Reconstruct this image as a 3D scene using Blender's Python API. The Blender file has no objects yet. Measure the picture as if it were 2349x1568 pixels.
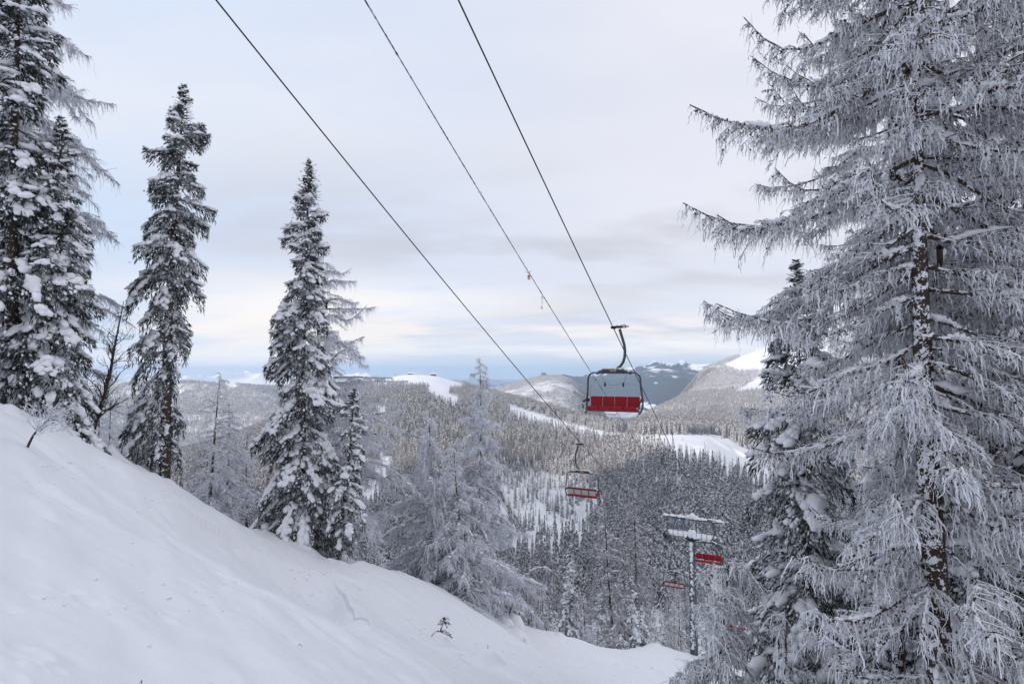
import bpy, math, time
import numpy as np
from mathutils import Vector, Matrix
T0 = time.time()
scene = bpy.context.scene
COL = scene.collection
rad = math.radians
# ------------------------------------------------------------------ camera geometry
FPX, CX, CY, TP = 1305.0, 1174.5, 784.0, 71/1305.0
PITCH = math.atan(TP)
cp, sp = math.cos(PITCH), math.sin(PITCH)
def P(px, py, Y):
    """world point at forward distance Y seen in direction (px,py)"""
    u = (px-CX)/FPX; v = (CY-py)/FPX
    dy = cp - v*sp; dz = sp + v*cp
    return np.array([u/dy*Y, Y, dz/dy*Y])
def project(p):
    p = np.asarray(p, float)
    x, y, z = p[..., 0], p[..., 1], p[..., 2]
    f = y*cp + z*sp; up = -y*sp + z*cp
    return CX + FPX*x/f, CY - FPX*up/f
# ------------------------------------------------------------------ noise
def _hash(ix, iy, seed):
    h = (ix.astype(np.int64)*374761393 + iy.astype(np.int64)*668265263 + seed*1442695041) & 0xffffffff
    h = ((h ^ (h >> 13))*1274126177) & 0xffffffff
    h = (h ^ (h >> 16)) & 0xffffffff
    return h/4294967295.0
def vnoise(x, y, seed=0):
    ix = np.floor(x); iy = np.floor(y); fx = x-ix; fy = y-iy
    fx = fx*fx*fx*(fx*(fx*6-15)+10); fy = fy*fy*fy*(fy*(fy*6-15)+10)
    a = _hash(ix, iy, seed); b = _hash(ix+1, iy, seed); c = _hash(ix, iy+1, seed); d = _hash(ix+1, iy+1, seed)
    return (a+(b-a)*fx)*(1-fy)+(c+(d-c)*fx)*fy*1.0 - 0.5
def fbm(x, y, octv=4, seed=0, gain=.5):
    s = 0; a = 1.0
    for k in range(octv):
        s = s + a*vnoise(x*2**k+17.3*k, y*2**k-9.1*k, seed+k); a *= gain
    return s
def ridged(x, y, octv=5, seed=0):
    s = 0; a = 1.0; w = 1.0
    for k in range(octv):
        n = 1-np.abs(vnoise(x*2**k+3.3*k, y*2**k+7.7*k, seed+k))*2.6
        n = n*n*w; s = s+a*n; w = np.clip(n*1.3, 0, 1); a *= .5
    return s
def sstep(a, b, x):
    t = np.clip((x-a)/(b-a), 0, 1); return t*t*(3-2*t)
# ------------------------------------------------------------------ terrain
PA, PB = -.459, -.392
def plane(x, y): return -1.7 + PA*x + PB*y
SKY = [(-250,830,20),(-100,900,21),(0,946,22),(90,985,23),(200,1030,25),(290,1062,26),(375,1100,27),(435,1131,28),(520,1183,29),(600,1222,30),
       (700,1262,31),(800,1290,32),(900,1311,34),(1000,1347,37),(1080,1388,40),(1150,1425,43),(1220,1438,45),(1300,1460,47),
       (1420,1492,49),(1490,1484,51),(1570,1500,52)]
near = []
for (x, y, Y) in SKY:
    near.append(P(x, y, Y)); near.append(P(x, y+50, Y+7)); near.append(P(x, y+130, Y+20)); near.append(P(x, y+5, Y-3))
for px in (-700, -300, 0, 300, 600, 900, 1174, 1500, 2000, 2600):
    for Y in (2, 5, 8.5):
        X = (px-CX)/FPX*Y; near.append(np.array([X, Y, plane(X, Y)]))
for a in range(90, 271, 30):
    for r in (3, 8, 20, 45):
        X = r*math.sin(rad(a)); Y = r*math.cos(rad(a)); near.append(np.array([X, Y, plane(X, Y)]))
for t in [(1380,1568,34),(1500,1560,42),(1578,1500,50),(1700,1600,42),(1700,1555,60),(1900,1640,38),(1900,1600,60),(2200,1760,30),(2349,1850,28),
          (2349,1700,60),(2700,1900,28),(1800,1900,20),(2200,2050,16),(1500,1640,28),(1250,1540,22),(1100,1500,22)]:
    near.append(P(*t))
near = np.array(near)
def rbf_fit(C, v, c):
    n = len(C); D = np.sqrt(((C[:, None]-C[None])**2).sum(-1)+c*c)
    A = np.zeros((n+1, n+1)); A[:n, :n] = -D + np.eye(n)*1e-6; A[:n, n] = 1; A[n, :n] = 1
    return np.linalg.solve(A, np.append(v, 0))
def rbf_eval(Q, C, w, c):
    out = np.empty(len(Q)); step = 60000
    for i in range(0, len(Q), step):
        q = Q[i:i+step]
        D = np.sqrt(((q[:, None]-C[None])**2).sum(-1)+c*c)
        out[i:i+step] = -D@w[:-1] + w[-1]
    return out
NC = near[:, :2]; NW = rbf_fit(NC, near[:, 2]-plane(near[:, 0], near[:, 1]), 5.0)
YS = [80, 150, 250, 400, 600, 850, 1200, 1600, 2000, 2600, 3500, 4500]
TAB = {
 -300: [1150,1300,1330,1230,1150,1080,1050,1040,1030,960,905,880],
  100: [1330,1400,1390,1280,1180,1110,1070,1050,1025,965,905,872],
  350: [1400,1450,1420,1300,1190,1115,1060,1050,1030,970,906,868],
  480: [1420,1460,1425,1290,1170,1085,1035,1020,1030,970,902,862],
  600: [1450,1480,1420,1280,1150,1060,1000, 980,1015,965,895,868],
  700: [1470,1490,1410,1250,1120,1030, 968, 930, 940,955,930,880],
  820: [1490,1485,1390,1230,1095,1005, 938, 896, 874,925,960,980],
  930: [1500,1480,1380,1220,1090,1000, 930, 885, 861,915,950,980],
 1000: [1510,1485,1385,1225,1095,1008, 935, 888, 863,915,950,980],
 1060: [1520,1490,1390,1235,1105,1020, 948, 902, 880,920,950,975],
 1130: [1535,1520,1410,1260,1125,1035, 958, 910, 900,925,930,895],
 1229: [1550,1540,1430,1280,1140,1045, 968, 928, 935,945,905,856],
 1290: [1560,1550,1440,1285,1140,1042, 972, 945, 955,960,900,857],
 1350: [1560,1550,1440,1280,1130,1035, 975, 962, 970,975,940,900],
 1410: [1560,1545,1420,1255,1105,1020, 985, 975, 985,1000,1000,985],
 1500: [1565,1540,1390,1215,1062, 995, 985, 950, 945,980,980,975],
 1570: [1560,1530,1350,1180,1048, 992, 980, 935, 908,905,915,900],
 1640: [1570,1530,1360,1180,1050, 998, 978, 930, 895,882,865,845],
 1720: [1590,1560,1400,1230,1085,1015, 978, 925, 885,862,828,800],
 1850: [1620,1590,1420,1250,1110,1030, 985, 920, 870,820,780,765],
 2100: [1650,1600,1450,1280,1150,1060,1000, 930, 870,820,790,780],
 2450: [1700,1600,1450,1300,1180,1080,1020, 940, 880,840,820,810]}
K3 = 4.0
def emb(x, y):
    r = np.sqrt(x*x+y*y)+1e-9
    return np.stack([K3*x/r, K3*y/r, np.log(r)], -1)
fc = []; fe = []
for px, row in TAB.items():
    for Y, py in zip(YS, row):
        p = P(px, py, Y); r = math.hypot(p[0], p[1]); fc.append(p[:2]); fe.append(p[2]/r)
    for Y, z in ((6600, -470), (8500, -520)):
        if px > 1600 and Y == 6600: z = -150
        p = P(px, 900, Y); r = math.hypot(p[0], p[1]); fc.append(p[:2]); fe.append(z/r)
for b, rows in {-130: [(60,.56),(150,.54),(350,.52),(560,.5),(900,.2),(1800,-.05),(4000,-.1)], 180: [(60,.36),(150,.36),(350,.34),(560,.3),(900,.15),(1800,-.05),(4000,-.1)],  # unseen mountain behind the camera, its height shaped to shade the foreground
                -90: [(60,.4),(150,.4),(350,.36),(560,.3),(900,.15),(1800,-.05),(4000,-.1)], -65: [(60,.12),(150,.08),(350,.04),(900,-.05),(1800,-.1),(4000,-.1)],
                150: [(60,.1),(150,.1),(350,.1),(900,0),(4000,-.1)], 115: [(60,-.28),(150,-.2),(350,-.1),(900,-.05),(4000,0)], 75: [(60,-.5),(150,-.42),(350,-.25),(900,-.1),(4000,.02)]}.items():
    for r, e in rows:
        fc.append(np.array([r*math.sin(rad(b)), r*math.cos(rad(b))])); fe.append(e)
fc = np.array(fc); fe = np.array(fe); FC = emb(fc[:, 0], fc[:, 1]); FW = rbf_fit(FC, fe, .12)
def seg_dist(x, y, pts):
    """distance to a polyline and signed side of it"""
    best = np.full(x.shape, 1e9); side = np.zeros(x.shape); tt = np.zeros(x.shape); n = len(pts)-1
    for i in range(n):
        a, b = pts[i], pts[i+1]; d = b-a; L2 = d@d
        t = ((x-a[0])*d[0]+(y-a[1])*d[1])/L2; tc = np.clip(t, 0, 1)
        dx = x-a[0]-tc*d[0]; dy = y-a[1]-tc*d[1]; D = np.hypot(dx, dy)
        m = D < best; best = np.where(m, D, best)
        side = np.where(m, np.sign((x-a[0])*d[1]-(y-a[1])*d[0]), side)
    a = pts[0]; d = pts[-1]-a; tt = np.clip(((x-a[0])*d[0]+(y-a[1])*d[1])/(d@d), 0, 1)
    return best, side, tt
def base_z(x, y):
    r = np.hypot(x, y)
    wf = sstep(48, 85, r)
    z = np.zeros_like(x)
    m = wf < 1
    if m.any(): z[m] += (1-wf[m])*(rbf_eval(np.stack([x[m], y[m]], -1), NC, NW, 5.0)+plane(x[m], y[m]))
    m = wf > 0
    if m.any(): z[m] += wf[m]*rbf_eval(emb(x[m], y[m]), FC, FW, .12)*r[m]
    return z
def gz_raw_point(px, py, lo=1.5, hi=70):
    """first hit of the view ray on the smooth terrain"""
    Ys = np.exp(np.linspace(math.log(lo), math.log(hi), 500))
    q = np.array([P(px, py, Y) for Y in Ys]); g = base_z(q[:, 0], q[:, 1])
    k = np.argmax(q[:, 2] < g)
    return q[k] if (q[:, 2] < g).any() else q[-1]
LIP = [gz_raw_point(*p)[:2] for p in ((640,1283),(715,1298),(760,1330),(790,1375),(810,1405),(850,1440),(930,1490),(1030,1535),(1120,1575))]
LIP2 = [gz_raw_point(*p)[:2] for p in ((20,1110),(90,1130),(125,1180),(150,1215))]
TRK = [[gz_raw_point(*p)[:2] for p in tr] for tr in (
    ((0,960),(180,1075),(400,1200),(640,1330)), ((0,1040),(250,1190),(480,1300),(720,1420),(900,1540)), ((860,1340),(1000,1420),(1100,1480),(1300,1560)),
    ((880,1370),(960,1440),(1080,1500),(1180,1560)), ((60,1000),(300,1110),(520,1230)), ((740,1310),(820,1340),(900,1400)), ((1080,1430),(1200,1480),(1350,1530)))]
rs = np.random.RandomState(5)
PITS = []
for (cx_, cy_, n, sx, sy) in ((60,1520,9,70,30),(260,1180,10,60,14),(150,1370,7,80,20),(560,1335,6,70,16),(760,1480,7,60,30),(1300,1520,14,110,22),(1120,1470,6,60,20),(480,1245,5,60,12),(330,1420,5,60,20),(1420,1530,8,50,15)):
    for k in range(n):
        p = gz_raw_point(cx_+rs.randn()*sx, min(cy_+rs.randn()*sy, 1590)); r0 = math.hypot(p[0], p[1])
        PITS.append((p[0], p[1], rs.uniform(.05, .13)*(.5+r0/20), rs.uniform(.2, .8)*(.03+r0*.002)*rs.choice([1, 1, -.7])))
# mounds: buried shrubs, stumps
MOUNDS = []
for (px, py, w, h) in ((1184,1436,.55,.85),(1166,1438,.45,.45),(1012,1478,.35,.4),(1352,1476,.6,.5),(1390,1486,.8,.65),(1370,1484,.5,.4),(1190,1455,.6,.35),(1119,1512,.6,.4),(1210,1478,.25,.3),(1288,1462,.5,.35)):
    p = gz_raw_point(px, py); MOUNDS.append((p[0], p[1], w, h))
WELLS = [((px-CX)/FPX*Y*.995, Y, w) for px, Y, w in ((375,26.5,.8),(690,31,1.3),(35,21,1.4),(118,21.5,1.3),(770,30,.8),(203,23.5,.5),(60,23,.8),(1090,43,.7),(990,40,.7),(1471,50.5,.7))]
def height(x, y):
    x = np.asarray(x, float); y = np.asarray(y, float)
    r = np.hypot(x, y); z = base_z(x, y)
    nr = 1-sstep(50, 90, r)
    z = z + nr*(fbm(x/7, y/7, 3, 3)*.45*sstep(2, 20, r) + fbm((x*.75+y*.65)/.9, (x*.65-y*.75)/3.2, 3, 9)*.15 + fbm(x/.5, y/.5, 3, 21)*.035 + np.clip(fbm(x/1.6, y/1.6, 3, 27)-.12, 0, 1)*.16)
    m = nr > 0
    if m.any():
        xm, ym = x[m], y[m]; dz = np.zeros(xm.shape)
        D, S, t = seg_dist(xm, ym, LIP)
        sd = D*S     # the lower side is the one towards +x
        fade = sstep(0, .22, t)*(1-sstep(.75, 1, t)); amp = .85*(1-t*.75)
        side = np.where(sd > 0, 1, -1)
        dz += np.where(sd > 0, -amp*fade*(sstep(0, .6, D))*(1-sstep(1.5, 7, D)), amp*.25*fade*(1-sstep(0, 1.6, D)))
        D, S, t = seg_dist(xm, ym, LIP2); sd = D*S
        dz += np.where(sd > 0, -.09*(sstep(0, .2, D))*(1-sstep(.6, 2.5, D)), 0)*sstep(0, .2, t)*(1-sstep(.8, 1, t))
        for i, tr in enumerate(TRK):
            D, S, t = seg_dist(xm+fbm(xm/2, ym/2, 2, 40+i)*.5, ym+fbm(xm/2, ym/2, 2, 50+i)*.5, tr)
            dz += -.13*np.exp(-(D/.22)**2)*sstep(0, .15, t)*(1-sstep(.85, 1, t)) + .04*np.exp(-((D-.42)/.18)**2)*sstep(0, .1, t)*(1-sstep(.9, 1, t))
        for (mx, my, w, h) in MOUNDS:
            q = ((xm-mx)**2+(ym-my)**2)/(w*w); dz += h*np.exp(-q*q)
        for (mx, my, w) in WELLS:
            q = np.hypot(xm-mx, ym-my)/w; dz += -.42*np.exp(-q**2*1.2)+.20*np.exp(-((q-1.7)/.5)**2)*(.6+1.5*fbm(xm*1.3, ym*1.3, 2, 71))
        for (mx, my, w, h) in PITS:
            q = ((xm-mx)**2+(ym-my)**2)/(w*w); k = q < 9; dz[k] -= h*np.exp(-q[k]) - h*.35*np.exp(-(np.sqrt(q[k])-1.7)**2*3)
        z[m] += dz*nr[m]
    fr = sstep(90, 260, r)
    gul = np.abs(fbm((x*.96+y*.26)/55, (x*.26-y*.96)/420, 3, 60))
    z = z + fr*((fbm(x/160, y/160, 3, 11)*14)*sstep(120, 500, r)*(1-.6*sstep(700, 1500, r)) - (np.clip(.14-gul, 0, 1))*38*sstep(150, 300, r)*(1-sstep(900, 1500, r)))
    far = sstep(1900, 3200, r)
    z = z + far*((ridged(x/1100, y/1100, 5, 31)-.9)*75*(.35+.65*sstep(-500, 0, z)) + (ridged(x/520, y/520, 5, 41)-.8)*75*sstep(40, 260, z))
    return z
def hz(x, y): return float(height(np.array([x]), np.array([y]))[0])
# ------------------------------------------------------------------ materials
def mat(name, build):
    m = bpy.data.materials.new(name); m.use_nodes = True; nt = m.node_tree
    b = nt.nodes['Principled BSDF']; build(nt, b); return m
def N(nt, t, **kw):
    n = nt.nodes.new(t)
    for k, v in kw.items():
        if k in n.inputs: n.inputs[k].default_value = v
        else: setattr(n, k, v)
    return n
def L(nt, a, b): nt.links.new(a, b)
def math_n(nt, op, a, b=None, clamp=False):
    n = nt.nodes.new('ShaderNodeMath'); n.operation = op; n.use_clamp = clamp
    for i, v in enumerate((a, b)):
        if v is None: continue
        if isinstance(v, (int, float)): n.inputs[i].default_value = v
        else: L(nt, v, n.inputs[i])
    return n.outputs[0]
def mixc(nt, f, a, b):
    n = nt.nodes.new('ShaderNodeMix'); n.data_type = 'RGBA'
    for i, v in ((0, f), (6, a), (7, b)):
        if isinstance(v, (int, float)): n.inputs[i].default_value = v
        elif isinstance(v, tuple): n.inputs[i].default_value = (*v, 1)
        else: L(nt, v, n.inputs[i])
    return n.outputs[2]
def noise(nt, scale, detail=3, rough=.55, vec=None):
    n = N(nt, 'ShaderNodeTexNoise', Scale=scale, Detail=detail, Roughness=rough)
    if vec is not None: L(nt, vec, n.inputs['Vector'])
    return n.outputs['Fac']
def ramp01(nt, f, a, b):
    n = nt.nodes.new('ShaderNodeMapRange'); n.interpolation_type = 'SMOOTHSTEP'
    n.inputs[1].default_value = a; n.inputs[2].default_value = b
    L(nt, f, n.inputs[0]); return n.outputs[0]
SNOW = (.84, .855, .905)
def geo_pos(nt): return nt.nodes.new('ShaderNodeNewGeometry').outputs['Position']
def obj_co(nt): return nt.nodes.new('ShaderNodeTexCoord').outputs['Object']
def normal_dot(nt, v):
    n = nt.nodes.new('ShaderNodeVectorMath'); n.operation = 'DOT_PRODUCT'
    L(nt, nt.nodes.new('ShaderNodeNewGeometry').outputs['Normal'], n.inputs[0]); n.inputs[1].default_value = v
    return n.outputs['Value']
def b_snow(nt, b):
    b.inputs['Roughness'].default_value = .65; b.inputs['Specular IOR Level'].default_value = .25
    f = noise(nt, 9, 4, .6, obj_co(nt))
    L(nt, mixc(nt, f, (.85, .86, .90), (.90, .91, .95)), b.inputs['Base Color'])
    bp = N(nt, 'ShaderNodeBump', Strength=.35, Distance=.02); L(nt, noise(nt, 26, 3, .6, obj_co(nt)), bp.inputs['Height']); L(nt, bp.outputs[0], b.inputs['Normal'])
M_snow = mat('tree_snow', b_snow)
def coated(dark, dark2, dirv, k, thr0, thr1, nscale, snow=SNOW, rough=.8, light=None, ns2=None):
    def f(nt, b):
        b.inputs['Roughness'].default_value = rough; b.inputs['Specular IOR Level'].default_value = .2
        co = obj_co(nt)
        n1 = noise(nt, nscale, 3, .6, co); d = normal_dot(nt, dirv)
        s = math_n(nt, 'ADD', math_n(nt, 'MULTIPLY', d, k), n1)
        if ns2: s = math_n(nt, 'ADD', s, math_n(nt, 'MULTIPLY', math_n(nt, 'SUBTRACT', noise(nt, ns2, 2, .5, co), .5), .5))
        fac = ramp01(nt, s, thr0, thr1)
        dk = mixc(nt, noise(nt, nscale*2.3, 2, .5, co), dark, dark2)
        L(nt, mixc(nt, fac, dk, snow), b.inputs['Base Color'])
    return f
RIME = (.74, .76, .82)
M_needle = mat('spruce_needles', coated((.022, .032, .024), (.06, .072, .06), (-.2, -.25, .75), .2, .50, .80, 11, RIME, ns2=1.5))
M_needleF = mat('forest_needles', coated((.018, .025, .022), (.05, .056, .052), (-.2, -.25, .75), .24, .55, .85, 3, RIME))
M_needleN = mat('near_spruce_needles', coated((.014, .022, .017), (.04, .05, .042), (-.2, -.25, .75), .22, .58, .86, 22, RIME, ns2=1.7))
M_bark = mat('snowy_bark', coated((.03, .022, .018), (.085, .06, .047), (-.6, -.3, .9), .14, .58, .64, 7, SNOW, ns2=30))
M_barkclean = mat('wood_bark', coated((.03, .024, .02), (.085, .07, .06), (-.2, -.2, .9), .32, .72, .8, 12, SNOW))
M_twig = mat('rimed_twigs', coated((.05, .036, .03), (.13, .095, .08), (-.45, -.35, .65), .28, .25, .39, 9, (.78, .80, .86)))
M_twigB = mat('brown_rimed_twigs', coated((.06, .043, .036), (.15, .11, .09), (-.3, -.3, .8), .34, .50, .72, 5, RIME))
M_twigN = mat('thick_rimed_twigs', coated((.028, .019, .015), (.085, .055, .042), (-.5, -.3, .65), .34, .44, .53, 23, (.81, .83, .88)))
M_cone = mat('larch_cone', coated((.045, .022, .014), (.10, .045, .025), (0, 0, 1), .2, .8, .9, 30))
M_scone = mat('spruce_cone', coated((.12, .045, .02), (.2, .08, .035), (0, 0, 1), .3, .75, .9, 30))
def b_ground(nt, b):
    pos = geo_pos(nt)
    b.inputs['Roughness'].default_value = .6; b.inputs['Specular IOR Level'].default_value = .3
    at = N(nt, 'ShaderNodeAttribute', attribute_name='forest')
    co = mixc(nt, noise(nt, .35, 4, .6, pos), (.83, .845, .89), (.87, .885, .93))
    # land cover: brushwood, bare larch and rock between the snow of the forest floor
    sp1 = noise(nt, .16, 4, .75, pos); sp2 = noise(nt, .012, 4, .6, pos)
    cov = ramp01(nt, math_n(nt, 'ADD', sp1, math_n(nt, 'MULTIPLY', math_n(nt, 'SUBTRACT', sp2, .5), .7)), .60, .42)
    forest = mixc(nt, noise(nt, .3, 2, .5, pos), (.12, .12, .125), (.27, .265, .27))
    f = math_n(nt, 'MULTIPLY', cov, at.outputs['Fac'])
    rk = math_n(nt, 'MULTIPLY', ramp01(nt, math_n(nt, 'ADD', math_n(nt, 'MULTIPLY', normal_dot(nt, (0, 0, 1)), -1.0), math_n(nt, 'MULTIPLY', noise(nt, .02, 5, .7, pos), .5)), -.56, -.50), ramp01(nt, at.outputs['Fac'], .02, .1))
    L(nt, mixc(nt, rk, mixc(nt, f, co, forest), (.16, .15, .145)), b.inputs['Base Color'])
    bp = N(nt, 'ShaderNodeBump', Strength=.5, Distance=.03)
    h = math_n(nt, 'ADD', noise(nt, 3.2, 5, .62, pos), math_n(nt, 'MULTIPLY', noise(nt, 22, 3, .6, pos), .25)); L(nt, h, bp.inputs['Height']); L(nt, bp.outputs[0], b.inputs['Normal'])
M_ground = mat('snow_ground', b_ground)
def b_mount(nt, b):
    b.inputs['Roughness'].default_value = .9
    pos = geo_pos(nt); sx = N(nt, 'ShaderNodeSeparateXYZ'); L(nt, pos, sx.inputs[0])
    n1 = noise(nt, .0024, 7, .72, pos)
    alt = math_n(nt, 'ADD', math_n(nt, 'MULTIPLY', sx.outputs[2], .0010), math_n(nt, 'MULTIPLY', math_n(nt, 'SUBTRACT', n1, .5), 1.9))
    st = normal_dot(nt, (0, 0, 1))
    up = ramp01(nt, math_n(nt, 'ADD', alt, math_n(nt, 'MULTIPLY', math_n(nt, 'SUBTRACT', st, .85), .6)), 0.10, .26)
    low = ramp01(nt, math_n(nt, 'ADD', math_n(nt, 'MULTIPLY', math_n(nt, 'ADD', sx.outputs[2], 400), -.004), noise(nt, .0014, 5, .6, pos)), .80, .84)
    fl = mixc(nt, noise(nt, .006, 3, .7, pos), (.028, .038, .045), (.07, .078, .082))
    c = mixc(nt, math_n(nt, 'MAXIMUM', up, low), fl, (.8, .82, .87))
    L(nt, c, b.inputs['Base Color'])
M_mount = mat('forested_mountain', b_mount)
def b_plain(nt, b):
    b.inputs['Roughness'].default_value = .95
    pos = geo_pos(nt)
    mp = N(nt, 'ShaderNodeMapping'); L(nt, pos, mp.inputs[0]); mp.inputs['Scale'].default_value = (1, .55, 1)
    f = math_n(nt, 'ADD', noise(nt, .0035, 6, .66, mp.outputs[0]), math_n(nt, 'MULTIPLY', noise(nt, .0005, 3, .5, pos), .55))
    L(nt, mixc(nt, ramp01(nt, f, .80, .84), (.045, .055, .06), (.78, .8, .84)), b.inputs['Base Color'])
M_plain = mat('valley_floor', b_plain)
def simple(name, col, rough=.5, metal=0, var=.0, scale=20, spec=.5):
    def f(nt, b):
        b.inputs['Roughness'].default_value = rough; b.inputs['Metallic'].default_value = metal; b.inputs['Specular IOR Level'].default_value = spec
        a = tuple(c*(1-var) for c in col); d = tuple(min(1, c*(1+var)) for c in col)
        L(nt, mixc(nt, noise(nt, scale, 4, .65, obj_co(nt)), a, d), b.inputs['Base Color'])
    return mat(name, f)
M_steel = simple('painted_grey_steel', (.075, .095, .11), .5, .3, .3)
M_galv = simple('galvanised_steel', (.16, .20, .225), .5, .3, .3, 9)
M_frost = simple('frosted_steel', (.42, .45, .5), .7, 0, .25, 40)
M_black = simple('black_rubber', (.018, .018, .02), .6, 0, .3)
M_red = simple('red_padded_seat', (.30, .006, .014), .6, 0, .22, 6, .3)
M_shell = simple('grey_seat_shell', (.42, .40, .39), .7, 0, .12, 8)
M_cable = simple('black_steel_rope', (.018, .018, .02), .55, .4, .3, 30)
def b_fcable(nt, b):
    b.inputs['Roughness'].default_value = .7
    f = math_n(nt, 'ADD', math_n(nt, 'MULTIPLY', normal_dot(nt, (-.5, -.2, -.2)), .25), noise(nt, 3, 3, .6, obj_co(nt)))
    L(nt, mixc(nt, ramp01(nt, f, .5, .6), (.07, .07, .08), (.5, .53, .58)), b.inputs['Base Color'])
M_fcable = mat('frosted_cable', b_fcable)
M_orange = simple('orange_plastic', (.85, .09, .015), .5, 0, .1)
M_yellow = simple('yellow_green_plate', (.5, .55, .3), .6, 0, .1)
M_plate = simple('number_plate', (.42, .31, .2), .6, 0, .2, 30)
M_blue = simple('blue_cover', (.03, .16, .32), .6, 0, .2)
M_wall = simple('dark_timber_wall', (.09, .07, .055), .8, 0, .3, 1)
M_glass = simple('window_glass', (.05, .07, .09), .1, 0, .2)
M_snowp = mat('packed_snow', b_snow)
# ------------------------------------------------------------------ geometry helpers
class Geo:
    def __init__(s): s.v = []; s.f = {3: [], 4: []}; s.m = {3: [], 4: []}; s.n = 0
    def add(s, v, f, mi=0):
        v = np.asarray(v, np.float32).reshape(-1, 3); f = np.asarray(f, np.int32)
        k = f.shape[1]; s.v.append(v); s.f[k].append(f+s.n); s.m[k].append(np.full(len(f), mi, np.int32)); s.n += len(v)
    def tubes(s, Pt, R, S=3, mi=0, cap=False):
        """Pt (N,K,3) centre lines, R (N,K) radii"""
        Pt = np.asarray(Pt, float); R = np.asarray(R, float)
        if Pt.ndim == 2: Pt = Pt[None]; R = R[None]
        n, K = R.shape
        T = np.gradient(Pt, axis=1); Tm = T/(np.linalg.norm(T, axis=2, keepdims=True)+1e-9)
        ref = np.where(np.abs(Tm[:, :1, 2:3]) > .8, np.array([1., 0, 0]), np.array([0, 0, 1.]))
        U = np.cross(Tm, ref); U /= np.linalg.norm(U, axis=2, keepdims=True)+1e-9; V = np.cross(Tm, U)
        a = np.arange(S)*2*math.pi/S
        ring = Pt[:, :, None]+R[:, :, None, None]*(np.cos(a)[:, None]*U[:, :, None]+np.sin(a)[:, None]*V[:, :, None])
        b = (np.arange(n)*K*S)[:, None, None]+(np.arange(K-1)*S)[None, :, None]+np.arange(S)[None, None]
        b2 = (np.arange(n)*K*S)[:, None, None]+(np.arange(K-1)*S)[None, :, None]+((np.arange(S)+1) % S)[None, None]
        F = np.stack([b, b+S, b2+S, b2], -1).reshape(-1, 4)
        s.add(ring, F, mi)
        if cap and S >= 3:
            c0 = np.arange(S)
            for end in (0, K-1):
                cc = Pt[:, end]; vv = np.concatenate([cc[:, None], ring[:, end]], 1)
                bb = (np.arange(n)*(S+1))[:, None]; o = c0[None]+1; o2 = (c0[None]+1) % S+1
                f = np.stack([np.broadcast_to(bb, (n, S)), bb+(o if end else o2), bb+(o2 if end else o)], -1).reshape(-1, 3)
                s.add(vv, f, mi)
    def blobs(s, C, A, tmpl, mi=0, rs=None, lump=.15):
        """C (N,3) centres, A (N,3,3) scaled axes (rows)"""
        tv, tf = tmpl; n = len(C)
        if n == 0: return
        d = tv[None]*(1+(rs.rand(n, len(tv), 1)-.5)*2*lump if rs is not None else 1)
        v = C[:, None]+np.einsum('nvk,nkj->nvj', d, A)
        f = (tf[None]+(np.arange(n)*len(tv))[:, None, None]).reshape(-1, 3)
        s.add(v, f, mi)
    def box(s, c, size, rot=None, mi=0, bev=.0):
        c = np.array(c, float); h = np.array(size, float)/2
        k = min(bev, h.min()*.9)
        if k > 0:
            vs = []
            for sx in (-1, 1):
                for sy in (-1, 1):
                    for sz in (-1, 1):
                        q = np.array([sx, sy, sz]); vs += [q*(h-[0, k, k]), q*(h-[k, 0, k]), q*(h-[k, k, 0])]
            vs = np.array(vs); bm = bmesh_hull(vs); v, f = bm
        else:
            v = np.array([[x, y, z] for x in (-1, 1) for y in (-1, 1) for z in (-1, 1)], float)*h
            f = [[0, 1, 3, 2], [4, 6, 7, 5], [0, 4, 5, 1], [2, 3, 7, 6], [0, 2, 6, 4], [1, 5, 7, 3]]
            f = np.array(f)
        if rot is not None: v = v@np.array(rot).T
        s.add(v+c, f, mi)
    def arrays(s):
        v = np.concatenate(s.v) if s.v else np.zeros((0, 3), np.float32)
        return v
    def mesh(s, name, mats, smooth=False):
        me = bpy.data.meshes.new(name); v = s.arrays()
        f3 = np.concatenate(s.f[3]) if s.f[3] else np.zeros((0, 3), np.int32); f4 = np.concatenate(s.f[4]) if s.f[4] else np.zeros((0, 4), np.int32)
        m = np.concatenate((s.m[3]+s.m[4]) if (s.m[3]+s.m[4]) else [np.zeros(0, np.int32)])
        me.vertices.add(len(v)); me.vertices.foreach_set('co', v.ravel())
        li = np.concatenate([f3.ravel(), f4.ravel()]).astype(np.int32)
        me.loops.add(len(li)); me.loops.foreach_set('vertex_index', li)
        me.polygons.add(len(f3)+len(f4))
        st = np.concatenate([np.arange(len(f3))*3, len(f3)*3+np.arange(len(f4))*4]).astype(np.int32)
        me.polygons.foreach_set('loop_start', st)
        for mm in mats: me.materials.append(mm)
        me.polygons.foreach_set('material_index', m)
        me.polygons.foreach_set('use_smooth', np.full(len(m), smooth))
        me.update(calc_edges=True); me.validate(); return me
import bmesh
def bmesh_hull(vs):
    bm = bmesh.new()
    for q in vs: bm.verts.new(q)
    r = bmesh.ops.convex_hull(bm, input=bm.verts[:]); bm.verts.ensure_lookup_table(); bm.verts.index_update()
    bmesh.ops.recalc_face_normals(bm, faces=bm.faces[:]); bmesh.ops.triangulate(bm, faces=bm.faces[:])
    bm.verts.index_update()
    v = np.array([q.co[:] for q in bm.verts]); f = np.array([[q.index for q in fc.verts] for fc in bm.faces]); bm.free(); return v, f
def ico(sub):
    bm = bmesh.new(); bmesh.ops.create_icosphere(bm, subdivisions=sub, radius=1)
    v = np.array([q.co[:] for q in bm.verts]); f = np.array([[q.index for q in fc.verts] for fc in bm.faces]); bm.free(); return v, f
ICO1, ICO2, ICO3 = ico(1), ico(2), ico(3)
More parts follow.
